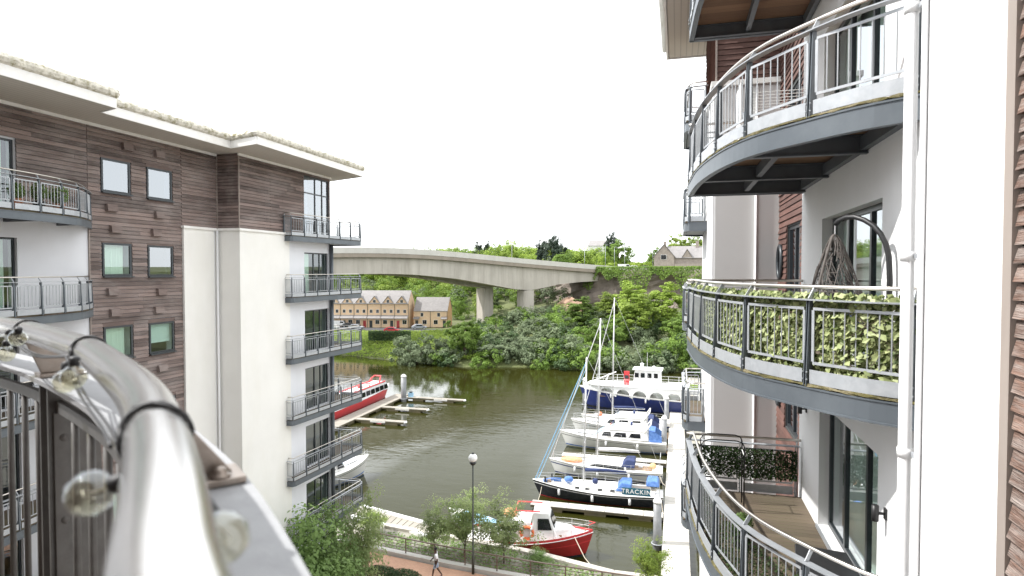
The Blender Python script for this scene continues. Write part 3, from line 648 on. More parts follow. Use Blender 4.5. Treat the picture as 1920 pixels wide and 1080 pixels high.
# roof: soffit, fascia boards, lichen-covered edge roll
RO = [(-16.5, 5), (-16.52, 15.15), (-17.40, 15.42), (-17.45, 21.3), (-15.85, 20.8), (-16.02, 29.45), (-34, 36.9)]
roof = MB().prism(RO + [(-34, 5)], SOF + .03, SOF + .42).build('roof', 'concrete_light', LB)
MB().prism([(x - .03, y) for x, y in RO] + [(-34, 5)], SOF, SOF + .028).build('soffit', 'soffit', roof)
for a, b in zip(RO, RO[1:]):
    d = (Vector(b) - Vector(a)).normalized(); n_ = Vector((d.y, -d.x)); e = n_ * .02
    MB().bar((a[0] + e.x, a[1] + e.y, SOF + .13), (b[0] + e.x, b[1] + e.y, SOF + .13), .05, .30).build('fascia_board', 'fascia', roof)
for seg in (RO[:2], RO[1:7]):
    q = []
    for a, b in zip(seg, seg[1:]):
        L_ = (Vector(b) - Vector(a)).length; n_ = max(2, int(L_ / .12))
        for i in range(n_): q.append(Vector(a).lerp(Vector(b), i / n_))
    q.append(Vector(seg[-1])); P_ = Path(q, smooth=False); m = MB(); rings = []
    for i in range(len(q)):
        s = P_.c[i]; p, d, n_ = P_.at(s); ring = []
        for (o, z) in [(-.30, .27), (.04, .27), (.12, .33), (.145, .42), (.11, .51), (.03, .57), (-.30, .56)]:
            j = random.uniform(-.016, .016); r = p + n_ * (o + j); ring.append((r.x, r.y, SOF + z + j))
        rings.append(ring)
    m.loft(rings).build('roof_edge_roll', 'lichen', roof)
# balconies of the left part, curving out from the wall, and the wrap-round ones at the river end
CURVE = [(0, 0), (.38, .38), (.75, .82), (1.22, 1.5), (1.52, 2.4), (1.75, 3.6), (1.9, 5.6)]     # (out from wall, along wall)
left_notes = {0: 'with potted plants on it', 1: 'empty'}
for k in range(0, 5):
    zb = lvl(k); pts = [(P1 + d, 16.45 - t) for d, t in CURVE]; pa = Path(pts, side=-1)
    rim = pa.sweep(MB(), channel(zb, .22), step=.3).build('balcony', 'steel_blue', LB)
    inner = MB().prism([(P1 + d - .02, 16.45 - t) for d, t in CURVE][::-1] + [(P1 + .01, 16.40), (P1 + .01, 10.9)], zb + .225, zb + .285); inner.build('deck', 'deck_wood', rim)
    for t in (1.2, 2.8, 4.4): BX('joist', 'steel_dark', rim, P1 + .01, P1 + np.interp(t, [c[1] for c in CURVE], [c[0] for c in CURVE]) - .1, 16.45 - t - .04, 16.45 - t + .04, zb + .03, zb + .2)
    n_ = 7; posts = [.12 + (pa.L - .2) * i / n_ for i in range(n_ + 1)]
    railing(rim, pa, zb, posts, fine=False, infill=(['cream_box', 'orange_pale', 'cream_box'] if k == 4 else None))
for k in range(0, 6):
    zb = lvl(k); pts = [(P2 + .01, 25.25), (-17.42, 25.25), (-17.02, 31.1), (-17.2, 31.35), (-21.5, 31.35)]
    pa = Path(pts, side=1, smooth=False)
    rim = pa.sweep(MB(), channel(zb, .24), step=.2).build('balcony', 'steel_blue', LB)
    MB().prism([(P2 + .01, 25.3), (-17.44, 25.3), (-17.06, 31.1), (-17.22, 31.3), (-21.4, 31.3), (-21.4, 30.9), (P2 + .01, 29.42)], zb + .235, zb + .29).build('deck', 'deck_wood', rim)
    MB().prism([(P2 + .02, 25.35), (-17.5, 25.35), (-17.1, 31.0), (-17.3, 31.25), (-21.3, 31.25), (-21.3, 31.0), (P2 + .02, 29.45)], zb + .06, zb + .10).build('underside', 'steel_dark', rim)
    c1 = pa.c[1]; posts = [.05, c1] + [c1 + 5.86 * i / 6 for i in range(1, 6)] + [pa.c[2], pa.c[3], pa.c[3] + 1.4, pa.c[3] + 2.8, pa.L - .1]
    railing(rim, pa, zb, posts, fine=False, nb=5)
# ================================================================== RIGHT APARTMENT BUILDING
RBD = thing('apartment_building', 'right apartment block with white render, big curved balconies and timber boards', 'building', (2.2, 10, PROM), world=True)
WX = 2.2
rdoors = [(7.76, 10.75, lvl(k) + .34, lvl(k) + .34 + 1.98) for k in range(-1, 5)]
wall_with_holes(MB(), 'x', WX, .3, 6.1, 12.42, PROM, 8.5, rdoors).build('wall', 'render_white', RBD)
BX('wall_pier', 'render_white', RBD, 2.05, 2.6, 4.70, 6.1, PROM, 8.5)
BX('corner_trim', 'wood_trim', RBD, 2.03, 2.5, 4.585, 4.697, PROM, 8.5)
for b in courses([], 2.2, 4.58, -3.2, 3.2, .116, lambda u, z, o: (2.07 - o * 1.0, u, z), proud=.03, seg=(5, 6)):
    b.build('board', 'wood_weathered', RBD)
joined(courses([], 2.2, 4.58, PROM, -3.2, .116, lambda u, z, o: (2.07 - o, u, z)) + courses([], 2.2, 4.58, 3.2, 8.5, .116, lambda u, z, o: (2.07 - o, u, z))).build('timber_cladding', 'wood_weathered', RBD, kind='stuff')
BX('backing_wall', 'interior', RBD, 2.085, 2.5, 2.2, 4.58, PROM, 8.5)
BX('rear_block', 'render_white', RBD, 2.62, 15, -14, 22, PROM, 8.4); BX('rear_block', 'wood_dark', RBD, -15.5, 2.615, -14, -2.3, PROM, 8.4)
# downpipes on the white pier
dp = MB().tube([(1.97, 6.215, PROM), (1.97, 6.215, 8.5)], .052, 16).build('downpipe', 'pipe_white', RBD, smooth=True)
for z in (2.3, .13, -1.62, -4.5):
    MB().tube([(1.97, 6.215, z - .04), (1.97, 6.215, z + .04)], .061, 16).build('socket', 'pipe_white', dp, smooth=True)
    BX('bracket', 'galv', dp, 2.0, 2.047, 6.08, 6.165, z - .02, z + .02)
d2 = MB().tube([(2.02, 6.06, PROM), (2.02, 6.06, 8.5)], .024, 10).build('cable_duct', 'pipe_white', RBD, smooth=True)
# balcony doors
for k in range(-1, 5):
    z0 = lvl(k) + .34; z1 = z0 + 1.98
    f = glazed(RBD, 'x', WX + .05, 1, 7.76, 10.75, z0, z1, (8.72, 9.78), 'balcony_door', fw=.075, back=1.8, curtains=((10.0, 10.6, 'curtain'),) if k <= 0 else (((10.1, 10.6, 'curtain'),) if k == 1 else ()))
    BX('threshold', 'galv_mid', f, WX - .03, WX + .12, 7.7, 10.8, z0 - .06, z0 - .003)
# black up-and-down lights on the wall
def wall_light(y, z):
    m = MB(); m.tube([(WX - .11, y, z - .085), (WX - .11, y, z + .085)], .036, 14); o = m.build('wall_light', 'black_metal', RBD, smooth=True)
    BX('arm', 'black_metal', o, WX - .08, WX - .02, y - .012, y + .012, z - .012, z + .012); BX('backplate', 'black_metal', o, WX - .02, WX + .002, y - .035, y + .035, z - .06, z + .06)
wall_light(7.45, -2.63); wall_light(11.75, -2.42)
# timber bay beyond, boards one by one
TX = 2.3
tw = [(13.05, 14.6, -.5, .95), (13.05, 14.6, -3.4, -1.95), (13.05, 14.6, 2.4, 3.85)]
for b in courses([(a - .02, c + .02, d - .02, e + .02) for a, c, d, e in tw], 12.42, 15.7, -5.9, 1.6, .13, lambda u, z, o: (TX - o, u, z), seg=(5, 6)): b.build('board', 'wood_red', RBD)
joined(courses([], 12.42, 15.7, PROM, -5.9, .13, lambda u, z, o: (TX - o, u, z)) + courses([tw[2]], 12.42, 15.7, 1.6, 8.0, .13, lambda u, z, o: (TX - o, u, z))).build('timber_cladding', 'wood_red', RBD, kind='stuff')
wall_with_holes(MB(), 'x', TX + .012, .3, 12.42, 15.72, PROM, 8.0, tw).build('backing_wall', 'interior', RBD)
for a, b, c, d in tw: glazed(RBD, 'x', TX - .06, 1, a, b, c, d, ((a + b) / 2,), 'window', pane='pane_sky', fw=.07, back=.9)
for z in (.2, -2.7):
    n_ = 20; ring = []
    c = (TX - .05, 15.28, z)
    o = MB().tube([(c[0], c[1] + .27 * math.cos(2 * math.pi * i / n_), c[2] + .37 * math.sin(2 * math.pi * i / n_)) for i in range(n_ + 1)], .045, 8, caps=False).build('round_window', 'frame_dark', RBD, smooth=True)
    MB().plate([(c[0] + .01, c[1] + .27 * math.cos(2 * math.pi * i / n_), c[2] + .37 * math.sin(2 * math.pi * i / n_)) for i in range(n_)][::-1], (.01, 0, 0)).build('pane', 'win_dark', o)
# projecting white bay
BX('bay_wall', 'render_white', RBD, .80, 2.6, 15.74, 22.0, PROM, 4.40)
BX('bay_panel', 'cladding_panel', RBD, .86, 1.76, 15.72, 15.745, PROM, 4.36); BX('bay_panel', 'cladding_panel', RBD, 1.79, 2.31, 15.70, 15.745, PROM, 4.36)
MB().tube([(1.775, 15.67, PROM), (1.775, 15.67, 4.36)], .03, 10).build('downpipe', 'pipe_white', RBD, smooth=True)
BX('coping', 'fascia', RBD, .74, 2.6, 15.62, 22.05, 4.40, 4.52)
BX('upper_wall', 'interior', RBD, .90, 2.6, 15.82, 22.0, 4.52, 7.7)
joined(courses([], .87, 2.3, 4.53, 7.65, .13, lambda u, z, o: (u, 15.81 - o, z))).build('timber_cladding', 'wood_red', RBD, kind='stuff')
joined(courses([], 15.80, 22, 4.53, 7.65, .13, lambda u, z, o: (.89 - o, u, z))).build('timber_cladding', 'wood_red', RBD, kind='stuff')
BX('corner_strip', 'wood_trim', RBD, .84, .88, 15.76, 15.80, 4.53, 7.65)
r2 = BX('roof', 'concrete_light', RBD, -.38, 6, 13.6, 23.2, 7.70, 8.15)
BX('soffit', 'soffit', r2, -.36, 6, 13.62, 23.18, 7.66, 7.698); BX('fascia_board', 'fascia', r2, -.45, -.382, 13.6, 23.2, 7.62, 8.0)
BX('fascia_board', 'fascia', r2, -.45, 6, 23.202, 23.26, 7.62, 8.0); MB().tube([(-.52, 13.6, 7.95), (-.52, 23.2, 7.95)], .09, 8).build('gutter', 'fascia', r2, smooth=True)
# small balconies on the far bay
for k in range(-1, 4):
    zb = 1.15 - 2.9 * k + .0; pa = Path([(.80, 18.6), (.30, 18.6), (.16, 18.9), (.16, 21.6), (.80, 21.7)], side=-1, smooth=False)
    rim = pa.sweep(MB(), channel(zb, .26)).build('balcony', 'steel_dark', RBD)
    BX('deck', 'deck_wood', rim, .2, .80, 18.65, 21.6, zb + .24, zb + .29); BX('underside', 'steel_dark', rim, .26, .80, 18.7, 21.55, zb + .05, zb + .09)
    railing(rim, pa, zb, [.05, pa.c[1], pa.c[2], pa.c[2] + .9, pa.c[2] + 1.8, pa.c[3], pa.L - .05], fine=False, rail=1.05)
# the big curved balconies
def bx_at(y): return WX - np.interp(y - 6.5, [c[1] for c in CURVE], [c[0] for c in CURVE])
CURVE2 = [(0, 0), (.46, .36), (.88, .86), (1.34, 1.55), (1.66, 2.5), (1.90, 3.9), (2.02, 5.7)]
BALC = {}
for k in range(-1, 4):
    zb = lvl(k); pts = [(WX - d, 6.52 + t) for d, t in CURVE2]; pa = Path(pts, side=-1)
    end = Path([(WX - 2.02, 12.24), (WX - .02, 12.24)], side=-1, smooth=False)
    m = pa.sweep(MB(), channel(zb, .24), step=.15); end.sweep(m, channel(zb, .24), .01); rim = m.build('balcony', 'steel_blue', RBD); BALC[k] = (rim, pa, end, zb)
    # deck boards run from the wall to the rim
    y = 6.62; cx = [6.52 + c[1] for c in CURVE2]; cd_ = [c[0] for c in CURVE2]
    fine_curve = [(pa.p3(s).y, WX - pa.p3(s).x) for s in np.linspace(0, pa.L, 90)]
    while y < 12.2:
        d = float(np.interp(y - .06, [q[0] for q in fine_curve], [q[1] for q in fine_curve])) - .03
        if d > .06:
            link('deck_board', unit_box('deck_under' if k <= 0 else 'deck_wood'), rim, (WX - .005 - d / 2, y, zb + .262), sc=(d, .1375, .032))
        y += .14
    # mossy deck edge that shows above the rim
    me_ = MB(); rr = []
    for s in np.linspace(.05, pa.L, 70):
        rr.append([pa.p3(s, o + random.uniform(-.006, .01), zb + z + random.uniform(-.006, .012)) for o, z in ((-.09, .243), (.012, .243), (.014, .255), (.0, .272), (-.09, .268))])
    me_.loft(rr).build('mossy_edge', 'moss', rim)
    for yy in (12.12, 10.35, 8.35): 
        x0 = WX - float(np.interp(yy, [q[0] for q in fine_curve], [q[1] for q in fine_curve])) + .09
        j = MB().box(x0, WX - .003, yy - .006, yy + .006, zb + .03, zb + .225); j.box(x0, WX - .003, yy - .05, yy + .05, zb + .012, zb + .0295); j.box(x0, WX - .003, yy - .05, yy + .05, zb + .2255, zb + .24); j.build('joist', 'steel_dark', rim)
    for xx, ya in ((WX - 1.0, 8.45), (WX - .05, 6.9), (WX - 1.65, 10.45)):
        BX('cross_beam', 'steel_dark', rim, xx - .04, xx + .04, ya, 12.05, zb + .05, zb + .21) if xx != WX - 1.65 else None
    posts = [.10 + (pa.L - .14) * t for t in (0, .175, .345, .51, .67, .83, 1.0)]
    railing(rim, pa, zb, posts, fine=True, infill=None)
    railing(rim, end, zb, [.06, .98, end.L - .06], fine=True)
# ================================================================== THE NEAR BALCONY (where the photographer stands)
TZ, TR, PZ = -0.17, 0.030, -0.29
tp = [at(px, py, Z=TZ) for px, py in ((0, 612), (70, 627), (150, 653), (185, 672), (240, 717), (273, 757), (290, 807), (303, 885), (309, 1043))]
d0 = (tp[0] - tp[1]); d0 = Vector((d0.x, d0.y)).normalized()
pre = [(tp[0].x + d0.x * 1.6 - .15, tp[0].y + d0.y * 1.6 - .35), (tp[0].x + d0.x * .8 - .03, tp[0].y + d0.y * .8 - .07)]
post_ = [(.02, -.02), (.30, -.52), (.62, -1.25)]
NP = Path(pre + [(v.x, v.y) for v in tp] + post_, side=-1)
if NP.at(2.0)[2].y < 0: NP.side = 1
NB = thing('near_balcony', 'near curved balcony rail of brushed steel tube on a grey steel plate', 'balcony', (-.9, .2, -1.25), world=True)
NP.sweep(MB(), circ(0, TZ, TR, 40), step=.012).build('handrail', 'stainless_near', NB, smooth=True)
NP.sweep(MB(), rect(-.004, .122, PZ - .012, PZ), step=.03).build('top_plate', 'plate_grey', NB)
def s_of(p):
    return min(np.linspace(0, NP.L, 900), key=lambda s: (NP.p3(s).xy - Vector((p[0], p[1]))).length)
def gusset(s):
    p, d, n = NP.at(s); D3 = Vector((d.x, d.y, 0)); N3 = Vector((n.x, n.y, 0)); c = Vector((p.x, p.y, 0))
    g = MB().plate([c + N3 * a + Vector((0, 0, z)) - D3 * .005 for a, z in ((-.022, TZ - .018), (.026, TZ - .006), (.104, PZ + .0115), (.012, PZ + .0115))], D3 * .010).build('bracket', 'bracket_steel', NB, bevel=.0015)
    b = MB().plate([c + N3 * a + D3 * e + Vector((0, 0, PZ + .001)) for a, e in ((.004, -.035), (.116, -.035), (.116, .035), (.004, .035))], (0, 0, .010)).build('foot_plate', 'bracket_steel', g, bevel=.002)
    for e in (-.02, .022):
        q = c + N3 * .085 + D3 * e + Vector((0, 0, PZ + .011)); MB().lathe([(.013, 0), (.013, .004), (.009, .0045), (.009, .009), (.0065, .013), (.002, .0145)], 18, q).build('dome_nut', 'bracket_steel', g, smooth=True)
sb1, sb2 = s_of(at(420, 900, Z=PZ)), s_of(at(70, 708, Z=PZ))
for s in (sb1, sb2, sb2 - .95, sb2 + (sb1 - sb2) * 2 - .0): gusset(s)
def near_post(s):
    p, d, n = NP.at(s); D3 = Vector((d.x, d.y, 0)); N3 = Vector((n.x, n.y, 0)); c = Vector((p.x, p.y, 0))
    for e in (-.04, .04):
        MB().plate([c + D3 * (e - .005) + N3 * a + Vector((0, 0, z)) for a, z in ((.004, PZ - .0125), (.116, PZ - .0125), (.150, -1.32), (.004, -1.32))], D3 * .010).build('post', 'post_grey', NB, bevel=.001)
    bm = MB()
    for z in (-.44, -.66, -.95):
        for e in (-.052, .052): bm.sphere(c + D3 * e + N3 * .035 + Vector((0, 0, z)), .011, 10, 6)
    bm.build('bolt', 'post_grey', NB, smooth=True)
ps = [sb2 - .95, sb2 + .06, sb1 + .02, sb1 + .98]
for s in ps: near_post(s)
for a, b in zip(ps, ps[1:]):
    A, B = NP.p3(a + .045, .03), NP.p3(b - .045, .03); fr = MB()
    NP.sweep(MB(), rect(.022, .036, -.372, -.342), a + .045, b - .045, .06).build('infill_rail', 'post_grey', NB); NP.sweep(MB(), rect(.022, .036, -1.15, -1.12), a + .045, b - .045, .06).build('infill_rail', 'post_grey', NB)
    for q in (a + .05, b - .05):
        v, dd, nn = NP.at(q); v3 = NP.p3(q, .029); MB().bar(v3 + Vector((0, 0, -1.118)), v3 + Vector((0, 0, -.374)), .012, .028, up=(nn.x, nn.y, 0)).build('infill_stile', 'post_grey', NB)
    k = 7
    for i in range(1, k):
        v3 = NP.p3(a + .05 + (b - a - .1) * i / k, .029); MB().tube([v3 + Vector((0, 0, -1.118)), v3 + Vector((0, 0, -.374))], .0085, 12).build('baluster', 'post_grey', NB, smooth=True)
    NP.sweep(MB(), rect(.0, .014, -1.24, -1.16), a + .04, b - .04, .08).build('kick_plate', 'post_grey', NB)
inn = [NP.p3(s, .02) for s in np.linspace(0, NP.L, 40)]
MB().prism([(v.x, v.y) for v in inn] + [(.9, -2.2), (-3.6, -2.2)], -1.34, -1.26).build('deck', 'deck_own', NB)
NP.sweep(MB(), channel(-1.56, .22), step=.1).build('rim_beam', 'steel_blue', NB)
# festoon lights wound round the rail
SL = thing('festoon_lights', 'string of clear globe bulbs on black cable wound round the near handrail', 'string lights', (-.6, .5, -.25), world=True)
def around(s, ang, r): 
    p, d, n = NP.at(s); return Vector((p.x + n.x * r * math.cos(ang), p.y + n.y * r * math.cos(ang), TZ + r * math.sin(ang)))
w1 = s_of(at(285, 815, Z=TZ)); w2 = s_of(at(165, 660, Z=TZ)); w3 = s_of(at(50, 622, Z=TZ))
for i, (w0, turns) in enumerate(((w1, 1), (w2, 1), (w3, 1), (w3 - .42, 1))):
    for off in (0, .007):
        MB().tube([around(w0 + off + .012 * math.sin(t * .5), R(-200 + 440 * t / 30), TR + .0028 + .0008 * math.sin(t * 2.1 + off * 400)) for t in range(31)], .0024, 6).build('cable', 'wire', SL, smooth=True)
cab = []
for a, b in ((w1, w2), (w2, w3), (w3, w3 - .42)):
    for off in (0, .006):
        cab.append([around(a + (b - a) * t / 24, R(190 + 20 * math.sin(t / 24 * math.pi)), TR + .004 + off + .02 * math.sin(t / 24 * math.pi)) for t in range(25)])
for c in cab: MB().tube(c, .0024, 6).build('cable', 'wire', SL, smooth=True)
def bulb(c, ax, r=.020):
    ax = Vector(ax).normalized(); q = ax.to_track_quat('Z', 'Y').to_matrix().to_4x4(); T = Matrix.Translation(c) @ q
    g = MB().lathe([(.0012, -r), (r * .45, -r * .9), (r * .8, -r * .6), (r, 0), (r * .86, r * .52), (r * .55, r * .86), (r * .36, r * 1.0), (r * .34, r * 1.12)], 28)
    g2 = MB().lathe([(.001, -r * .93), (r * .42, -r * .83), (r * .75, -r * .55), (r * .93, 0), (r * .8, r * .48), (r * .5, r * .80), (r * .32, r * .97), (r * .30, r * 1.12)], 28)
    n_ = len(g.v); g.v += g2.v; g.f += [tuple(i + n_ for i in f)[::-1] for f in g2.f]
    o = g.xf(T).build('bulb', 'bulb_glass', SL, smooth=True)
    MB().lathe([(r * .38, r * 1.0), (r * .40, r * 1.05), (r * .40, r * 1.6), (r * .2, r * 1.75)], 16).xf(T).build('socket', 'wire', o, smooth=True)
    f = MB(); f.tube([(0, 0, r * 1.2), (r * .12, 0, r * .5), (r * .3, 0, -.1 * r), (0, r * .2, -.3 * r), (-r * .3, 0, -.1 * r), (-r * .12, 0, r * .5), (0, 0, r * 1.2)], .0006, 5); f.xf(T).build('filament', 'alu', o)
    return o
for px, py, D, ax in ((170, 925, .53, (.9, .25, .35)), (138, 708, 1.0, (.1, 0, 1)), (122, 716, 1.06, (-.1, .2, 1)), (33, 634, 1.45, (.5, -.3, .6)), (12, 664, 1.55, (0, 0, 1)), (8, 640, 1.7, (.3, .2, .8)), (418, 1010, .47, (-.5, .1, .5))):
    bulb(at(px, py, D=D), ax)

# ================================================================== THINGS ON THE OTHER BALCONIES
def leaf_mesh(pts, nrm, size, aspect=.62, jitter=.9, bend=.25):
    """numpy leaf cloud: one folded diamond per point"""
    n = len(pts); nrm = nrm + RNG.normal(0, jitter, (n, 3)); nrm /= np.linalg.norm(nrm, axis=1)[:, None] + 1e-9
    t = np.cross(nrm, RNG.normal(0, 1, (n, 3))); t /= np.linalg.norm(t, axis=1)[:, None] + 1e-9
    b = np.cross(nrm, t); s = size * RNG.uniform(.65, 1.3, n)[:, None]
    v = np.stack([pts - t * s * .5, pts + b * s * aspect * .5 + nrm * s * bend * .3, pts + t * s * .5, pts - b * s * aspect * .5 + nrm * s * bend * .3], 1).reshape(-1, 3)
    return v, np.arange(4 * n).reshape(-1, 4)
def np_obj(name, v, f, mat, parent=None, kind=None, label=None, cat=None):
    off = root_off(parent) if parent is not None else (Vector((0, 0, 0)))
    loc = Vector((0, 0, 0))
    if parent is None and kind != 'structure':
        loc = off = Vector((float(v[:, 0].mean()), float(v[:, 1].mean()), float(v[:, 2].min())))
    v = v - np.array(off)
    me = bpy.data.meshes.new(name); n, k = f.shape
    me.vertices.add(len(v)); me.vertices.foreach_set('co', v.astype(np.float32).ravel())
    me.loops.add(n * k); me.loops.foreach_set('vertex_index', f.astype(np.int32).ravel())
    me.polygons.add(n); me.polygons.foreach_set('loop_start', np.arange(0, n * k, k, dtype=np.int32)); me.polygons.foreach_set('loop_total', np.full(n, k, np.int32))
    me.update(calc_edges=True); me.materials.append(M_[mat])
    o = bpy.data.objects.new(name, me); COL.objects.link(o)
    if parent is not None: o.parent = parent
    o.location = loc
    return props(o, label, cat, None, kind)
rim, pa, end, zb = BALC[1]; zd = zb + .30
IV = thing('ivy_screen', 'variegated green and cream ivy leaf screen filling the curved balcony railing', 'ivy', tuple(pa.p3(3, -.09, zd)), world=True)
lm = MB().add([(-.5, 0, 0), (-.1, .34, .06), (.5, 0, 0), (-.1, -.34, .06), (-.28, .2, .0), (-.28, -.2, 0)], [(0, 4, 1, 2), (0, 2, 3, 5)])
lms = [lm.mesh('leaf', 'leaf_ivy')]
for i in range(300):
    s = random.uniform(.1, pa.L - .05); z = zd + random.uniform(.06, .93); p, d, n_ = pa.at(s); q = pa.p3(s, -.075 + random.uniform(-.01, .02), z)
    yaw = math.atan2(n_.y, n_.x); sc = random.uniform(.055, .105)
    m3 = Matrix.Rotation(yaw, 3, 'Z') @ Matrix.Rotation(R(random.uniform(40, 85)), 3, 'Y') @ Matrix.Rotation(random.uniform(0, 6.28), 3, 'Z')
    link('leaf', lms[0], IV, q, m3.to_euler(), (sc, sc, sc))
n_ = 9000; ss = RNG.uniform(.05, pa.L - .02, n_); pts = np.array([pa.p3(s, -.11 + o, zd + z) for s, o, z in zip(ss, RNG.normal(0, .018, n_), RNG.uniform(.03, .95, n_))]); nn = np.array([(*pa.at(s)[2], .35) for s in ss])
np_obj('foliage', *leaf_mesh(pts, nn, .075, .7, .5), 'leaf_ivy', IV, 'stuff')
n_ = 3500; ss = RNG.uniform(.05, pa.L - .02, n_); pts = np.array([pa.p3(s, -.14 + o, zd + z) for s, o, z in zip(ss, RNG.normal(0, .012, n_), RNG.uniform(.03, .93, n_))])
np_obj('backing_leaves', *leaf_mesh(pts, np.tile([-.7, -.5, .2], (n_, 1)), .08, .7, .6), 'leaf_mid', IV, 'stuff')
for i in range(26):
    s0 = random.uniform(.2, pa.L - .4); MB().tube([pa.p3(s0 + .5 * math.sin(t * .5 + i) * t / 8, -.09, zd + .04 + .86 * t / 8) for t in range(9)], .004, 4).build('stem', 'bark', IV)
# egg chair
egg = thing('hanging_chair', 'dark woven hanging egg chair on a curved black stand behind the ivy', 'chair', (1.76, 7.6, zd), 0, world=True)
c = Vector((1.76, 7.6, zd))
MB().tube([c + Vector((.30, -.30, .03)), c + Vector((.36, -.36, .5)), c + Vector((.37, -.37, 1.1)), c + Vector((.36, -.36, 1.35)), c + Vector((.34, -.33, 1.48)), c + Vector((.30, -.29, 1.59)), c + Vector((.25, -.23, 1.68)), c + Vector((.18, -.15, 1.75)), c + Vector((.11, -.07, 1.79)), c + Vector((.04, .01, 1.795)), c + Vector((-.02, .07, 1.765)), c + Vector((-.05, .1, 1.72))], .028, 10).build('stand_pole', 'black_metal', egg, smooth=True)
MB().lathe([(.46, 0), (.46, .03), (.02, .03)], 20, c + Vector((.1, -.1, .002))).build('stand_base', 'black_metal', egg)
MB().tube([c + Vector((-.05, .1, 1.72)), c + Vector((-.05, .1, 1.55))], .008, 6).build('chain', 'alu', egg)
wv = MB(); bc = c + Vector((-.05, .1, .95)); rnd = random.Random(3)
def eggp(th, ph):   # teardrop basket, open towards the railing
    r = math.sin(ph); zz = -math.cos(ph); k = .28 * (1 - .55 * max(zz, 0) ** .8)
    return bc + Vector((k * r * math.cos(th), k * r * math.sin(th), .60 * zz if zz < 0 else .66 * zz))
for i in range(330):
    th = rnd.uniform(-2.4, 2.4); ph = rnd.uniform(.35, 2.7); dt, dp_ = rnd.uniform(-.9, .9), rnd.uniform(-.7, .7)
    wv.tube([eggp(th + dt * t / 6, min(max(ph + dp_ * t / 6, .12), 3.0)) for t in range(7)], .0048, 4)
wv.build('woven_basket', 'rattan', egg)
MB().tube([eggp(2.45, p) for p in np.linspace(.1, 3.05, 16)], .016, 8).build('basket_rim', 'rattan', egg, smooth=True); MB().tube([eggp(-2.45, p) for p in np.linspace(.1, 3.05, 16)], .016, 8).build('basket_rim', 'rattan', egg, smooth=True)
MB().sphere(bc + Vector((0, 0, -.3)), .34, 16, 8, .4).build('cushion', 'canvas_navy', egg, smooth=True)
# clothes airer on the upper balcony
zu = BALC[0][3] + .28
air = thing('clothes_airer', 'folding white and grey clothes airer with crossed legs on the upper curved balcony', 'airer', (1.3, 10.3, zu), world=True)
for x in (1.0, 1.75):
    MB().tube([(x, 9.75, zu), (x + .02, 10.85, zu + .92)], .012, 6).build('leg', 'galv_mid', air); MB().tube([(x + .03, 10.85, zu), (x + .04, 9.75, zu + .92)], .012, 6).build('leg', 'galv_mid', air)
for i in range(7): MB().tube([(1.0, 9.75 + .18 * i, zu + .93), (1.78, 9.75 + .18 * i, zu + .93)], .006, 5).build('rail', 'white_paint', air)
BX('panel', 'white_paint', None, 1.0, 1.04, 11.15, 11.9, zu, zu + 1.5, label='tall white board standing on end on the upper curved balcony', cat='board')
# lower balcony: hedge screen, metal hoop frame, black storage bench, small shrub
rim2, pa2, end2, zb2 = BALC[2]; zl = zb2 + .29
n_ = 6000; pts = np.stack([RNG.uniform(.3, 2.12, n_), 12.12 + RNG.normal(0, .035, n_), zl + RNG.uniform(.28, .82, n_)], 1)
np_obj('hedge_screen', *leaf_mesh(pts, np.tile([0, -1, .3], (n_, 1)), .042, .6, .9), 'leaf_hedge', None, None, 'dark green artificial hedge panel tied to the end rail of the lower curved balcony', 'hedge')
hs = []
for i in range(5000):
    s_ = random.uniform(1.2, pa2.L - .3); hs.append((*pa2.p3(s_, -.10 + random.gauss(0, .012)).xy, zl + random.uniform(.05, .72)))
np_obj('leaf_screen', *leaf_mesh(np.array(hs), np.tile([-1, 0, .2], (5000, 1)), .04, .5, .7), 'leaf_hedge', None, None, 'dark green leaf screen behind the curved railing of the lower balcony', 'screen')
hoop = thing('hoop_frame', 'thin black metal hoop frame standing by the hedge on the lower balcony', 'frame', (.75, 11.4, zl), world=True)
for y in (11.15, 11.55):
    MB().tube([(.42, y, zl), (.42, y, zl + 1.10), (.46, y, zl + 1.17), (.55, y, zl + 1.2), (1.0, y, zl + 1.2), (1.09, y, zl + 1.17), (1.12, y, zl + 1.1), (1.12, y, zl)], .011, 7).build('hoop', 'black_metal', hoop, smooth=True)
for x in (.42, 1.12): MB().tube([(x, 11.15, zl + .95), (x, 11.55, zl + .95)], .008, 6).build('cross_bar', 'white_paint', hoop)
bench = thing('storage_bench', 'low black storage bench by the glass door on the lower balcony', 'bench', (1.9, 8.1, zl), world=True)
MB().prism([(1.35, 7.55), (2.12, 7.5), (2.12, 8.75), (1.55, 8.85)], zl, zl + .42).build('box', 'black_metal', bench, bevel=.02); MB().prism([(1.33, 7.5), (2.14, 7.45), (2.14, 8.78), (1.54, 8.9)], zl + .425, zl + .46)  .build('lid', 'black_metal', bench, bevel=.01)
n_ = 900; g = RNG.normal(0, 1, (n_, 3)); g /= np.linalg.norm(g, axis=1)[:, None]; pts = np.array([.95, 9.7, zl + .34]) + g * np.array([.16, .18, .17]) * RNG.uniform(.4, 1, n_)[:, None] ** .5
pt = thing('potted_shrub', 'small round green shrub in a pot on the lower balcony floor', 'plant', (.95, 9.7, zl), world=True)
np_obj('foliage', *leaf_mesh(pts, g, .04), 'leaf_shrub', pt); MB().lathe([(.10, .003), (.14, .2), (.15, .2), (.15, .22), (.1, .22)], 14, (.95, 9.7, zl)).build('pot', 'black_metal', pt)
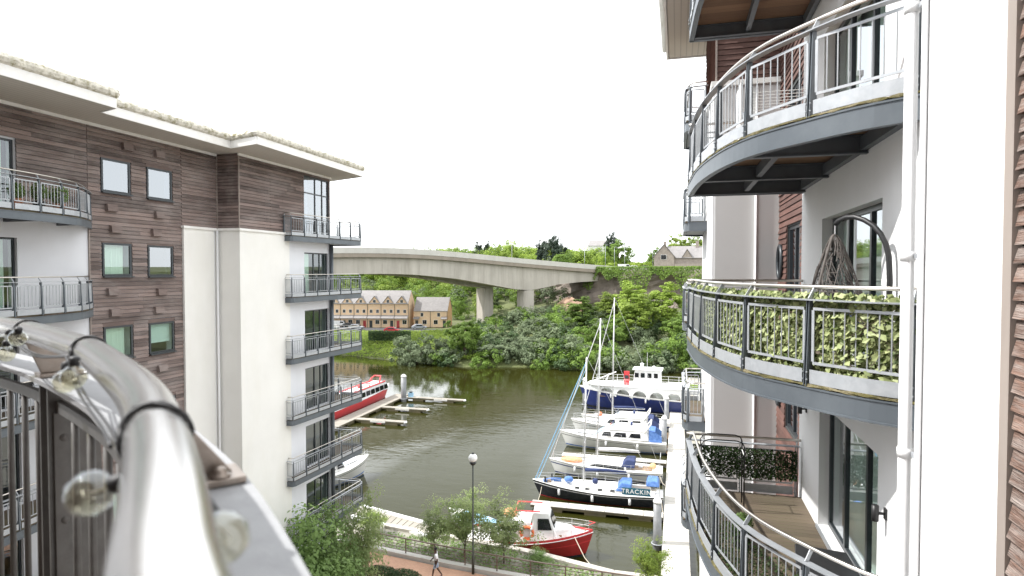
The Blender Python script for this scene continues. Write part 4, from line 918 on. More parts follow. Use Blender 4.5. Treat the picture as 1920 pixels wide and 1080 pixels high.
# plants and a table on the upper left balcony
zl0 = lvl(0) + .285
for i, (y, x, h, r_, lab) in enumerate(((14.3, -17.75, .55, .26, 'bushy potted plant at the right end of the upper left balcony'), (13.6, -17.6, .5, .22, 'leafy potted plant in the middle of the upper left balcony'), (12.9, -17.5, .42, .2, 'small potted plant at the left of the upper left balcony'))):
    pt = thing('potted_plant', lab, 'plant', (x, y, zl0), group='pots on the upper left balcony', world=True)
    MB().lathe([(.11, .003), (.16, .28), (.17, .3), (.12, .3)], 12, (x, y, zl0)).build('pot', 'terracotta' if i != 1 else 'black_metal', pt)
    n_ = 500; g = RNG.normal(0, 1, (n_, 3)); g /= np.linalg.norm(g, axis=1)[:, None]
    np_obj('foliage', *leaf_mesh(np.array([x, y, zl0 + .3 + h * .5]) + g * np.array([r_, r_, h * .55]) * RNG.uniform(.3, 1, n_)[:, None] ** .5, g, .09, .4), 'leaf_shrub', pt)
ch = thing('folding_chair', 'black folding chair on the left balcony two floors below the potted plants', 'chair', (-18.2, 13.7, lvl(2) + .285), world=True); z_ = lvl(2) + .285
for y in (13.45, 13.9):
    MB().tube([(-18.0, y, z_), (-18.4, y, z_ + .9)], .014, 6).build('leg', 'black_metal', ch); MB().tube([(-18.4, y, z_), (-18.02, y, z_ + .45)], .014, 6).build('leg', 'black_metal', ch)
BX('seat', 'black_metal', ch, -18.4, -18.02, 13.45, 13.9, z_ + .44, z_ + .46); BX('backrest', 'black_metal', ch, -18.40, -18.37, 13.45, 13.9, z_ + .68, z_ + .85)
# ================================================================== MARINA
def pontoon(name, label, x0, x1, y0, y1, along, group=None, step=.9, floats=True, zt=-20.0, dm='pontoon'):
    t = thing(name, label, 'pontoon', ((x0 + x1) / 2, (y0 + y1) / 2, WATER), group=group, world=True)
    if along == 'y':
        n = max(1, int((y1 - y0) / step)); me = MB().box(-(x1 - x0) / 2, (x1 - x0) / 2, -(y1 - y0) / n / 2 + .02, (y1 - y0) / n / 2 - .02, -.03, .03).mesh('deck_panel', dm)
        for i in range(n): link('deck_panel', me, t, ((x0 + x1) / 2, y0 + (y1 - y0) * (i + .5) / n, zt - .03))
    else:
        n = max(1, int((x1 - x0) / step)); me = MB().box(-(x1 - x0) / n / 2 + .02, (x1 - x0) / n / 2 - .02, -(y1 - y0) / 2, (y1 - y0) / 2, -.03, .03).mesh('deck_panel', dm)
        for i in range(n): link('deck_panel', me, t, (x0 + (x1 - x0) * (i + .5) / n, (y0 + y1) / 2, zt - .03))
    BX('side_beam', 'pontoon_side', t, x0 + .03, x1 - .03, y0 + .03, y1 - .03, zt - .26, zt - .065)
    L = (y1 - y0) if along == 'y' else (x1 - x0); k = max(2, int(L / 3.6))
    for i in range(k):
        if along == 'y': c = y0 + L * (i + .5) / k; BX('float', 'pontoon_side', t, x0 + .15, x1 - .15, c - .9, c + .9, zt - .75, zt - .262)
        else: c = x0 + L * (i + .5) / k; BX('float', 'pontoon_side', t, c - .9, c + .9, y0 + .06, y1 - .06, zt - .75, zt - .262)
    return t
pontoon('pontoon_walkway', 'long pale grey pontoon walkway running beside the right building', -.95, .95, 36, 108, 'y')
G = 'finger pontoons on the right'
for y, lab in ((51.7, 'pale finger pontoon alongside the black-hulled yacht'), (66.3, 'finger pontoon between the second yacht and the white motor cruiser'), (84.5, 'finger pontoon in front of the blue passenger boat')):
    pontoon('finger_pontoon', lab, -12.1, -1.0, y - .55, y + .55, 'x', G, step=1.4)
pontoon('pontoon_walkway', 'grey pontoon walkway beside the long red boat on the left', -44.2, -42.0, 60, 92, 'y', dm='pontoon_dark')
for y, x, lab in ((90.3, -31.9, 'farthest finger pontoon beyond the grey pile on the left'), (82.8, -34.9, 'middle short finger pontoon on the left'), (75.2, -34.9, 'nearest short finger pontoon on the left')):
    f = pontoon('finger_pontoon', lab, -41.95, x, y - .5, y + .5, 'x', 'finger pontoons on the left', step=1.2, dm='pontoon_dark')
    BX('white_panel', 'float_white', f, x - 4.8, x - 2.6, y - .56, y - .515, -20.26, -20.02)
    MB().tube([(x + .05, y - .35, -20.1), (x + .25, y, -20.1), (x + .05, y + .35, -20.1)], .12, 8).build('end_fender', 'white_paint', f)
def pile(x, y, top, lab, r=.28):
    t = thing('mooring_pile', lab, 'pile', (x, y, WATER), group='steel mooring piles', world=True)
    MB().tube([(x, y, WATER - 2), (x, y, top - .45)], r, 18).build('tube', 'pile_steel', t, smooth=True)
    MB().lathe([(r + .02, top - .449), (r + .02, top - .3), (r * .6, top - .08), (.03, top)], 18, (x, y, 0)).build('white_cap', 'white_paint', t, smooth=True)
    MB().tube([(x + (r + .1) * math.cos(a), y + (r + .1) * math.sin(a), -20.05) for a in np.linspace(0, 6.283, 17)], .045, 6, caps=False).build('guide_ring', 'galv', t)
pile(-1.32, 46.3, -16.6, 'grey steel pile with white cap, nearest of those by the right walkway', .30)
pile(-1.35, 71.2, -16.2, 'grey steel pile with white cap at the stern of the motor cruiser', .30)
pile(-1.3, 83.5, -16.4, 'grey steel pile with white cap in front of the blue passenger boat', .30)
pile(-13.4, 92.3, -16.0, 'grey steel pile off the bow of the blue passenger boat', .32)
pile(-41.5, 89.1, -16.2, 'tall grey steel pile with white cap at the end of the left pontoon', .42)
bb = thing('service_bollard', 'small turquoise service box on the left pontoon beside the pile', 'box', (-40.9, 90.4, -20), world=True)
MB().box(-41.2, -40.5, 90.1, 90.6, -20, -19.35).build('box', 'canvas_sky', bb); BX('lid', 'frame_dark', bb, -41.05, -40.65, 90.15, 90.55, -19.35, -19.15)
gw = thing('gangway', 'pale access ramp with white edges leading from the left block down to the river', 'ramp', (-21, 42.5, -19.2), world=True)
gA = [(-24.9, 45.2, -19.3), (-16.6, 41.6, -18.7)]; gB = [(-24.5, 43.1, -19.3), (-16.9, 39.9, -18.7)]
for i in range(14):
    t0, t1 = i / 14 + .004, (i + 1) / 14 - .004; f = lambda q, t: Vector(q[0]).lerp(Vector(q[1]), t)
    MB().plate([f(gA, t0), f(gB, t0), f(gB, t1), f(gA, t1)], (0, 0, .05)).build('deck_panel', 'pontoon_dark', gw)
for q in (gA, gB): MB().bar(Vector(q[0]) + Vector((0, 0, .08)), Vector(q[1]) + Vector((0, 0, .08)), .28, .24).build('edge_beam', 'white_paint', gw)
MB().plate([Vector(gA[0]) - Vector((0, 0, .3)), Vector(gB[0]) - Vector((0, 0, .3)), Vector(gB[1]) - Vector((0, 0, .3)), Vector(gA[1]) - Vector((0, 0, .3))], (0, 0, .24)).build('underframe', 'steel_dark', gw)

# ------------------------------------------------------------------ boats; local axes: x to the bow, z up from the waterline
def hull_rings(L, B, fb, fs, draft=.35, transom=.75, fine=1.0, n=18, flare=.12, k=9):
    R_ = []
    for i in range(n + 1):
        t = i / n; x = -L / 2 + L * t
        w = B / 2 * (1 - max(0, (t - .42) / .58) ** (2.0 * fine)) * (transom + (1 - transom) * min(1, t / .42) ** .7)
        w = max(w, .015); sh = fs + (fb - fs) * (t ** 1.8) ; rake = .09 * L * max(0, (t - .8) / .2) ** 1.5
        ring = []
        for j in range(-k, k + 1):
            a = abs(j) / k; s = 1 if j >= 0 else -1
            zz = -draft + (sh + draft) * a ** 1.25; ww = w * (a ** .5) * (1 - flare * (1 - a) * (0.3 + t))
            ring.append((x - rake * (1 - a) , s * ww, zz))
        R_.append(ring)
    return R_
def hull(par, L, B, fb, fs, mat, deckmat='hull_white', stripe=None, transom=.75, fine=1.0, draft=.35, flare=.12, toe='hull_white', band=None):
    rg = hull_rings(L, B, fb, fs, draft, transom, fine, flare=flare)
    m = MB().loft(rg, closed=False, caps=False); m.f.append(tuple(range(len(rg[0])))[::-1]); h = m.build('hull', mat, par, smooth=False)
    k = len(rg[0]); d = MB(); vs = []
    for r in rg: vs += [(r[0][0], r[0][1] * .97, r[0][2] - .03), (r[0][0], 0, r[0][2] + .02), (r[-1][0], r[-1][1] * .97, r[-1][2] - .03)]
    d.add(vs, [(3 * i + j, 3 * i + j + 1, 3 * i + j + 4, 3 * i + j + 3) for i in range(len(rg) - 1) for j in (0, 1)]).build('deck', deckmat, par)
    for e, s in ((0, -1), (-1, 1)):
        MB().tube([(r[e][0], r[e][1], r[e][2]) for r in rg], .035, 6).build('gunwale', toe, par)
        for mat2, z0, z1 in ([band] if band and isinstance(band[0], str) else band or []):
            def on(r, f):
                z = -draft + (r[0][2] + draft) * f ; q = [p for p in (r[:k // 2 + 1] if e == 0 else r[k // 2:])]; q = sorted(q, key=lambda p: p[2]); zs = [p[2] for p in q]
                return (np.interp(z, zs, [p[0] for p in q]), np.interp(z, zs, [p[1] for p in q]) + s * .012, z)
            vs = []
            for r in rg: vs += [on(r, z0), on(r, z1)]
            MB().add(vs, [(2 * i, 2 * i + 2, 2 * i + 3, 2 * i + 1) for i in range(len(rg) - 1)]).build('hull_stripe', mat2, h)
    return h, rg
def sheer(rg, x):
    return float(np.interp(x, [r[0][0] for r in rg], [r[0][2] for r in rg]))
def width(rg, x): return float(np.interp(x, [r[0][0] for r in rg], [abs(r[0][1]) for r in rg]))
def house(x0, x1, w0, w1, z0, z1, rf=.4, rb=.1, top=.82, n=None):
    """a cabin: raked front (rf) and back (rb), tapering upwards"""
    return MB().add([(x0, -w0, z0), (x1, -w1, z0), (x1, w1, z0), (x0, w0, z0), (x0 + rb, -w0 * top, z1), (x1 - rf, -w1 * top, z1), (x1 - rf, w1 * top, z1), (x0 + rb, w0 * top, z1)],
                    [(0, 3, 2, 1), (4, 5, 6, 7), (0, 1, 5, 4), (1, 2, 6, 5), (2, 3, 7, 6), (3, 0, 4, 7)])
def side_win(par, x0, x1, y0, y1, z0, z1, tilt, mat='win_dark', name='window', both=True):
    for s in ((-1, 1) if both else (-1,)):
        MB().plate([(x0, s * y0, z0), (x1, s * y0, z0), (x1 - (z1 - z0) * .3, s * y1, z1), (x0 + (z1 - z0) * .1, s * y1, z1)], (0, s * .012, 0)).build(name, mat, par)
def pulpit(par, rg, x0, x1, h=.6, mat='alu', step=1.2):
    for s in (-1, 1):
        n = max(1, int((x1 - x0) / step)); pts = []
        for i in range(n + 1):
            x = x0 + (x1 - x0) * i / n; y = s * width(rg, x) * .93; z = sheer(rg, x); pts.append((x, y, z + h))
            MB().tube([(x, y, z), (x, y, z + h)], .016, 5).build('stanchion', mat, par)
        for f in (1, .55): MB().tube([(p[0], p[1], p[2] - h * (1 - f)) for p in pts], .011, 5).build('guard_rail', mat, par)
def mast(par, x, z0, H, lean=.0, r=.075, spreaders=2, rg=None, boom=3.8, bow=None, stern=None, stay='alu', mat='alu', boommat='canvas_blue'):
    o = MB().tube([(x, 0, z0), (x - lean, 0, z0 + H)], [r, r * .8], 10).build('mast', mat, par, smooth=True)
    for i in range(spreaders):
        z = z0 + H * (i + 1) / (spreaders + 1.0); MB().tube([(x - lean * .5, -.75, z), (x - lean * .5, .75, z)], .022, 5).build('spreader', mat, o)
    for s in (-1, 1):
        w_ = width(rg, x) * .92; z1 = z0 + H * .66
        MB().tube([(x, s * w_, sheer(rg, x)), (x - lean * .5, s * .75, z1), (x - lean, 0, z0 + H * .98)], .012, 4).build('shroud', 'alu', o)
    if bow is not None: MB().tube([(bow, 0, sheer(rg, bow) + .1), (x - lean, 0, z0 + H * .97)], [.05, .07 if stay != 'alu' else .015][0:1] * 2 if stay == 'alu' else [.06, .045], 6).build('forestay', stay, o)
    if stern is not None: MB().tube([(stern, 0, sheer(rg, stern)), (x - lean, 0, z0 + H)], .012, 4).build('backstay', 'alu', o)
    if boom: 
        b = MB().tube([(x - .1, 0, z0 + 1.0), (x - boom, 0, z0 + 1.12)], .06, 8).build('boom', 'alu', o, smooth=True)
        MB().tube([(x - .15, 0, z0 + 1.17), (x - boom * .5, 0, z0 + 1.27), (x - boom + .1, 0, z0 + 1.24)], [.17, .14, .08], 8).build('sail_cover', boommat, b, smooth=True)
    return o
def fenders(par, rg, xs, side=-1, mat='white_paint'):
    for x in xs:
        y = side * (width(rg, x) + .1); z = sheer(rg, x); MB().lathe([(.02, -.75), (.11, -.68), (.11, -.22), (.02, -.15)], 10, (x, y, z)).build('fender', mat, par, smooth=True)

# 1 black-hulled yacht with the teal name dodger
Y1 = thing('sailing_yacht', 'black-hulled white-decked sailing yacht with blue covers and a teal TRACKIN board', 'yacht', (-6.9, 54.9, WATER), R(181.5))
h, rg = hull(Y1, 11.6, 3.3, 1.45, 1.05, 'hull_black', band=[('white_paint', .86, .90), ('hull_red', .28, .33)], transom=.55, draft=.5)
cb = house(-2.6, 2.4, 1.05, .75, 1.0, 1.55, .5, .05).build('cabin', 'hull_white', Y1, bevel=.05)
for x in (-1.7, -.6, .5, 1.4): side_win(cb, x, x + .42, .98 - .05 * x * .3, .93 - .05 * x * .3, 1.2, 1.38, 0)
BX('cockpit_well', 'teak', Y1, -4.6, -2.65, -.7, .7, 1.03, 1.10); BX('coaming', 'hull_white', Y1, -4.7, -2.62, -.95, -.72, 1.02, 1.38); BX('coaming', 'hull_white', Y1, -4.7, -2.62, .72, .95, 1.02, 1.38)
mast(Y1, 1.15, 1.5, 11.3, .25, rg=rg, bow=5.55, stern=-5.6, stay='rope_blue', boom=3.9, boommat='canvas_navy')
for y in (-.16,): MB().tube([(5.3, y, 1.5), (.95, y, 11.8)], [.04, .03], 6).build('furled_sail', 'canvas_sky', Y1)
house(-3.1, -1.7, 1.1, 1.0, 1.3, 2.0, .55, .0, .8).build('spray_hood', 'canvas_blue', Y1, bevel=.08)
house(-5.5, -4.35, 1.0, 1.0, 1.9, 2.35, .15, .15, .8).build('stern_canopy', 'canvas_blue', Y1, bevel=.08)
for x in (-5.45, -4.4):
    for y in (-.95, .95): MB().tube([(x, y, 1.05), (x, y, 1.95)], .02, 5).build('canopy_pole', 'alu', Y1)
MB().sphere((2.5, -.1, 1.65), .42, 12, 8, .7).build('hatch_cover', 'canvas_blue', Y1, smooth=True); MB().sphere((.1, .1, 1.75), .26, 10, 8, 1).build('winch_cover', 'canvas_navy', Y1, smooth=True)
MB().tube([(4.7, .35, 1.5), (4.0, -.2, 1.52), (3.2, -.3, 1.5)], .17, 8).build('sail_bag', 'canvas_blue', Y1, smooth=True)
pulpit(Y1, rg, -5.5, 5.4); fenders(Y1, rg, (-3, .2, 3.2), 1)
for i, (x, y) in enumerate(((4.55, .5), (4.1, -.45))): MB().tube([(x, y, 1.45), (x, y, 1.95)], .07, 8).build('vent_cowl', 'black_metal', Y1)
bd = MB().box(-4.75, -2.35, 1.42, 1.45, 1.22, 1.85).build('name_board', 'teal_board', Y1)
tx = bpy.data.curves.new('name_lettering', 'FONT'); tx.body = 'TRACKIN'; tx.size = .52; tx.align_x = 'CENTER'; tx.align_y = 'CENTER'; tx.extrude = .004; tx.space_character = 1.18; tx.offset = .008
to = bpy.data.objects.new('name_lettering', tx); COL.objects.link(to); to.parent = bd; to.location = (-3.55, 1.456, 1.535); to.rotation_euler = (R(90), 0, R(180)); tx.materials.append(M_['white_paint'])
me_t = bpy.data.meshes.new_from_object(to); t2 = bpy.data.objects.new('name_lettering', me_t); COL.objects.link(t2); t2.parent = bd; t2.location = to.location; t2.rotation_euler = to.rotation_euler; bpy.data.objects.remove(to); t2.name = 'name_lettering'
MB().lathe([(.28, 0), (.24, .16), (.1, .2)], 10, (-5.0, .3, 1.4)).build('rope_coil', 'rope', Y1)
# 2 white yacht behind it
Y2 = thing('sailing_yacht', 'white sailing yacht with a dark stripe, navy spray hood and red dinghy on its foredeck', 'yacht', (-6.9, 61.4, WATER), R(180))
h, rg = hull(Y2, 11.2, 3.4, 1.45, 1.15, 'hull_white', transom=.7, draft=.5, band=[('hull_navy', .80, .85), ('hull_navy', .30, .37)])
cb = house(-2.2, 2.2, 1.15, .8, 1.1, 1.62, .8, .05).build('cabin', 'hull_white', Y2, bevel=.05)
for s in (-1, 1): MB().plate([(-2.0, s * 1.16, 1.18), (1.7, s * .86, 1.18), (.9, s * .84, 1.5), (-2.0, s * 1.07, 1.46)], (0, s * .012, 0)).build('window', 'win_dark', cb)
mast(Y2, .75, 1.6, 14.2, .3, rg=rg, bow=5.4, stern=-5.4, boom=4.2, boommat='hull_white', stay='alu')
house(-3.0, -1.6, 1.1, 1.0, 1.4, 2.1, .6, .0, .8).build('spray_hood', 'canvas_navy', Y2, bevel=.08); BX('cockpit_well', 'teak', Y2, -4.6, -2.6, -.7, .7, 1.15, 1.2)
dg = MB().lathe([(.95, 0), (1.05, .12), (.9, .3), (.3, .36)], 18, (3.3, 0, 1.35)); dg.v = [(3.3 + (x - 3.3) * 1.1, y * .6, z) for x, y, z in dg.v]; dg.build('deck_dinghy', 'orange_pale', Y2, smooth=True)
pulpit(Y2, rg, -5.3, 5.2); fenders(Y2, rg, (-2.5, .5, 2.8), 1)
MB().sphere((-4.7, .3, 1.55), .35, 10, 8, .8).build('stern_cushion', 'cream_box', Y2, smooth=True); MB().tube([(-5.3, -.8, 1.1), (-5.4, -.8, 2.6), (-5.4, .8, 2.6), (-5.3, .8, 1.1)], .03, 6).build('stern_arch', 'alu', Y2)
# 3 motor cruiser
def cruiser(name, label, loc, rz, L=11.6, bl='canvas_blue', group=None):
    c = thing(name, label, 'motor boat', loc, rz, group)
    h, rg = hull(c, L, 3.9, 1.75, 1.35, 'hull_white', transom=.9, fine=1.1, flare=.25, band=[('win_dark', .80, .825), ('canvas_blue', .22, .29)])
    hb = house(-L * .34, L * .17, 1.45, 1.1, 1.45, 2.35, 1.3, .1, .85).build('cabin', 'hull_white', c, bevel=.08)
    for s in (-1, 1):
        for a, b in ((-.27, -.16), (-.14, -.02), (0, .09)):
            MB().plate([(L * a, s * 1.36 - s * .1 * (a + .3), 1.72), (L * b, s * 1.36 - s * .12 * (b + .3), 1.72), (L * b - .3, s * 1.26 - s * .12 * (b + .3), 2.18), (L * a + .05, s * 1.28 - s * .1 * (a + .3), 2.2)], (0, s * .02, 0)).build('window', 'win_dark', hb)
    MB().plate([(L * .17 - .12, -.85, 1.6), (L * .17 - .12, .85, 1.6), (L * .17 - 1.05, .85, 2.24), (L * .17 - 1.05, -.85, 2.24)], (.02, 0, .02)).build('windscreen', 'canvas_sky', hb)
    fb_ = house(-L * .34, L * .03, 1.25, 1.05, 2.36, 2.85, .7, .2, .92).build('flybridge', 'hull_white', c, bevel=.08)
    MB().plate([(L * .03 - .15, -.85, 2.75), (L * .03 - .15, .85, 2.75), (L * .03 - .6, .85, 3.2), (L * .03 - .6, -.85, 3.2)], (.02, 0, 0)).build('screen', 'pane_sky', fb_)
    MB().tube([(-L * .30, -1.3, 2.3), (-L * .36, -1.2, 3.3), (-L * .36, 1.2, 3.3), (-L * .30, 1.3, 2.3)], .09, 8).build('radar_arch', 'hull_white', fb_, smooth=True)
    for s in (-1, 1):
        MB().plate([(-L * .345, s * 1.4, 1.4), (-L * .46, s * 1.35, 1.4), (-L * .46, s * 1.3, 2.0), (-L * .40, s * 1.25, 2.5), (-L * .345, s * 1.25, 2.6)], (0, s * .02, 0)).build('cockpit_canvas', bl, c)
    MB().plate([(-L * .345, -1.25, 2.6), (-L * .345, 1.25, 2.6), (-L * .40, 1.25, 2.5), (-L * .40, -1.25, 2.5)], (0, 0, .03)).build('canvas_roof', bl, c)
    BX('bathing_platform', 'teak', c, -L * .5 - .7, -L * .5 + .02, -1.5, 1.5, .25, .34); MB().plate([(L*.16, -.6, 1.62), (L*.34, -.45, 1.78), (L*.34, .45, 1.78), (L*.16, .6, 1.62)], (0, 0, .02)).build('foredeck_pad', 'render_cool', c)
    pulpit(c, rg, -L * .1, L * .47, .65); fenders(c, rg, (-3, .5), 1); MB().box(-.12, .12, -.3, .3, 2.86, 3.15).xf(Matrix.Translation((-2.2, 0, 0))).build('helm_seat', 'canvas_navy', fb_)
    return c
cruiser('motor_cruiser', 'white motor cruiser with dark side windows and blue cockpit canvas', (-7.2, 71.6, WATER), R(180), 12.2)
cruiser('motor_cruiser', 'white motor cruiser half hidden between the mast and the blue passenger boat', (-7.3, 77.6, WATER), R(180), 11.4, 'canvas_navy')
# 4 yacht behind with the tallest mast
Y3 = thing('sailing_yacht', 'white yacht with the tallest mast, moored in front of the blue passenger boat', 'yacht', (-6.6, 81.8, WATER), R(180))
h, rg = hull(Y3, 11.5, 3.2, 1.4, 1.1, 'hull_white', transom=.6, draft=.5, band=('hull_navy', .55, .7)); house(-2.2, 2.4, 1.0, .7, 1.1, 1.5, .7, .05).build('cabin', 'hull_white', Y3, bevel=.05)
mast(Y3, 1.6, 1.4, 15.6, .2, rg=rg, bow=5.5, stern=-5.5, boom=4.2, boommat='canvas_navy'); pulpit(Y3, rg, -5.3, 5.3); MB().sphere((3.2, 0, 1.55), .3, 8, 6).build('red_buoy', 'orange', Y3, smooth=True)
# 5 blue passenger boat with arched openings
PB = thing('passenger_boat', 'navy-hulled white passenger boat with arched side openings and a white wheelhouse', 'boat', (-5.2, 91.9, WATER), R(178))
h, rg = hull(PB, 18.0, 4.8, 3.3, 2.15, 'hull_navy', transom=.85, fine=1.4, draft=.6, band=[('hull_black', .2, .3), ('white_paint', .95, .985)])
NA = 6; x0, x1 = -8.4, 5.8; zz0, zz1 = 2.2, 3.75
for s in (-1, 1):                                   # one arcade panel per bay, arch cut as real geometry
    for i in range(NA):
        a, b = x0 + (x1 - x0) * i / NA, x0 + (x1 - x0) * (i + 1) / NA; c = (a + b) / 2; rr = (b - a) * .40; m = MB()
        zs = zz0 + (i / NA) ** 2 * .45; ya, yb = width(rg, a) * .98, width(rg, b) * .98
        yy = lambda x: s * (ya + (yb - ya) * (x - a) / (b - a))
        K = 12; arc = [(c - rr * math.cos(math.pi * t / K), zs + .12 + rr * .95 * math.sin(math.pi * t / K)) for t in range(K + 1)]
        ztop = zz1 + .25 * (i / NA) ** 2
        outer = [(c - (b - a) / 2 + (b - a) * t / K, ztop) for t in range(K + 1)]
        vs = [(x, yy(x), z) for x, z in arc] + [(x, yy(x), z) for x, z in outer] + [(a, yy(a), zs - .1), (b, yy(b), zs - .1), (arc[0][0], yy(arc[0][0]), zs - .1), (arc[-1][0], yy(arc[-1][0]), zs - .1)]
        n0 = K + 1
        m.add(vs, [(t, t + 1, n0 + t + 1, n0 + t) for t in range(K)] + [(2 * n0, 2 * n0 + 2, 0, n0), (2 * n0 + 3, 2 * n0 + 1, 2 * n0 - 1, n0 - 1)])
        m.build('arch_panel', 'white_paint', PB)
MB().prism([(x0, -1.9), (x1, -1.6), (x1, 1.6), (x0, 1.9)], 2.15, 2.2).build('lower_deck', 'teak', PB)
MB().prism([(x0 - .3, -2.3), (2, -2.35), (6.2, -1.9), (7.6, -1.0), (7.6, 1.0), (6.2, 1.9), (2, 2.35), (x0 - .3, 2.3)], 3.76, 3.9).build('upper_deck', 'white_paint', PB)
MB().prism([(5.6, -1.7), (8.2, -.5), (8.2, .5), (5.6, 1.7)], 2.9, 3.77).build('bow_bulwark', 'white_paint', PB)
wh = house(-3.0, 1.0, 1.5, 1.3, 3.9, 6.2, .35, .05, .93).build('wheelhouse', 'white_paint', PB, bevel=.05)
for s in (-1, 1):
    for x in (-2.6, -1.7, -.75, .1): MB().plate([(x, s * 1.43, 5.15), (x + .55, s * 1.41, 5.15), (x + .55, s * 1.37, 5.8), (x, s * 1.39, 5.8)], (0, s * .02, 0)).build('window', 'win_dark', wh)
for y in (-1.0, -.3, .4): MB().plate([(1.0 - .16, y, 5.1), (1.0 - .16, y + .55, 5.1), (1.0 - .27, y + .55, 5.8), (1.0 - .27, y, 5.8)], (.025, 0, 0)).build('window', 'win_dark', wh)
MB().prism([(-3.2, -1.6), (1.0, -1.4), (1.0, 1.4), (-3.2, 1.6)], 6.2, 6.3).build('wheelhouse_roof', 'white_paint', wh); MB().tube([(-1, 0, 6.3), (-1, 0, 8.6)], .035, 6).build('signal_mast', 'alu', wh); MB().tube([(-1, -.7, 7.4), (-1, .7, 7.4)], .03, 5).build('yard', 'alu', wh)
MB().sphere((-2.0, .5, 6.55), .25, 10, 8).build('radar_dome', 'white_paint', wh, smooth=True); MB().lathe([(.22, 0), (.22, .45), (.3, .5), (.3, .6), (.05, .7)], 10, (-.2, -.6, 6.3)).build('funnel', 'white_paint', wh)
BX('red_panel', 'red_bright', PB, 1.4, 2.2, 1.35, 1.5, 4.0, 6.0); BX('red_panel_window', 'frame_dark', PB, 1.5, 2.1, 1.505, 1.52, 4.9, 5.4); BX('deck_locker', 'white_paint', PB, -6.5, -4, .6, 1.6, 3.92, 4.6); BX('green_raft', 'leaf_bright', PB, -8.2, -6.8, 1.2, 1.9, 3.92, 4.5)
for s in (-1, 1):
    pts = []
    for x in np.arange(-8.4, 7.0, 1.5):
        y = s * np.interp(x, [-8.4, 2, 6.2, 7.5], [2.25, 2.3, 1.85, 1.0]); pts.append((x, y, 4.85)); MB().tube([(x, y, 3.9), (x, y, 4.85)], .03, 5).build('stanchion', 'white_paint', PB)
    for dz in (0, .45): MB().tube([(x, y, z - dz) for x, y, z in pts], .022, 5).build('guard_rail', 'white_paint', PB)
MB().tube([(7.3, 0, 3.9), (3.5, 0, 5.6)], .09, 6).build('derrick', 'white_paint', PB); MB().tube([(5.2, -.6, 3.9), (4.6, -.5, 5.2)], .08, 6).build('derrick', 'white_paint', PB)
fenders(PB, rg, (-6, -1, 4), 1)
# 6 red fishing boat under the trees
RB = thing('fishing_boat', 'red-hulled white fishing boat with an orange life ring, moored bow to the right', 'boat', (-10.3, 43.3, WATER), R(8))
h, rg = hull(RB, 9.2, 3.3, 1.75, 1.15, 'hull_red', transom=.75, fine=1.2, draft=.5, toe='white_paint', flare=.2, band=[('red_bright', .72, .76), ('hull_black', .22, .32)])
MB().loft([[(r[e][0] * .995, r[e][1], r[e][2] + z) for e, z in ((0, 0), (0, .2))] for r in rg], closed=False, caps=False).build('bulwark', 'red_bright', RB); MB().loft([[(r[e][0] * .995, r[e][1], r[e][2] + z) for e, z in ((-1, 0), (-1, .2))] for r in rg], closed=False, caps=False).build('bulwark', 'red_bright', RB)
ca = house(1.6, 3.9, 1.0, .45, 1.35, 2.1, .9, .0, .85).build('fore_cabin', 'white_paint', RB, bevel=.08); wh = house(.2, 2.2, 1.15, 1.0, 1.2, 3.3, .75, .15, .78).build('wheelhouse', 'white_paint', RB, bevel=.08)
MB().plate([(1.86, -.75, 2.25), (1.86, .75, 2.25), (1.58, .68, 3.0), (1.58, -.68, 3.0)], (.04, 0, .01)).build('windscreen', 'win_dark', wh)
for s in (-1, 1): MB().plate([(.7, s * 1.06, 2.15), (1.7, s * .98, 2.15), (1.45, s * .86, 2.9), (.7, s * .93, 2.9)], (0, s * .03, 0)).build('window', 'win_dark', wh)
lr = MB().tube([(-.05 + .42 * math.cos(a), -1.2, 1.95 + .42 * math.sin(a)) for a in np.linspace(0, 6.283, 25)], .105, 10, caps=False).build('life_ring', 'orange', RB, smooth=True)
for a in (.8, 2.37, 3.94, 5.5): MB().tube([(-.05 + .42 * math.cos(a + t), -1.2, 1.95 + .42 * math.sin(a + t)) for t in (-.16, 0, .16)], .109, 10).build('white_band', 'white_paint', lr, smooth=True)
BX('life_ring_rack', 'white_paint', RB, -1.9, .18, -1.12, -1.0, 1.2, 2.5); house(-1.9, .2, 1.1, 1.1, 2.52, 2.7, .1, .1, .95).build('aft_shelter', 'white_paint', RB, bevel=.04); MB().sphere((-1.4, .1, 2.85), .55, 14, 8, .55).build('orange_cover', 'orange_pale', RB, smooth=True)
for (a, b) in (((-.9, -.9), (.9, -.9)), ((-.9, .9), (.9, .9)), ((-.9, -.9), (-.9, .9))): MB().tube([(a[0], a[1], 3.4), (b[0], b[1], 3.4)], .05, 6).build('red_roof_rail', 'red_bright', RB)
pulpit(RB, rg, .6, 4.3, .75); MB().tube([(4.3, -.35, 2.4), (4.75, 0, 2.45), (4.3, .35, 2.4)], .03, 6).build('bow_rail', 'red_bright', RB)
MB().tube([(3.3, -1.0, 1.75), (4.0, -2.2, .9), (4.9, -3.8, .55), (5.7, -5.3, 1.6)], .03, 5).build('mooring_rope', 'rope', RB)
# 7 small boat with a sky-blue cover behind the trees
SB = thing('small_boat', 'small white boat under a pale blue cover behind the riverside birches', 'boat', (-15.2, 45.8, WATER), R(150))
h, rg = hull(SB, 6.6, 2.4, 1.0, .8, 'hull_white', transom=.85); house(-2.6, 2.2, 1.05, .6, .8, 1.35, 1.2, .2, .5).build('cover', 'canvas_sky', SB, bevel=.1); house(-3.0, -1.5, .9, .9, .85, 1.2, .2, .2, .9).build('outboard_well', 'hull_white', SB)
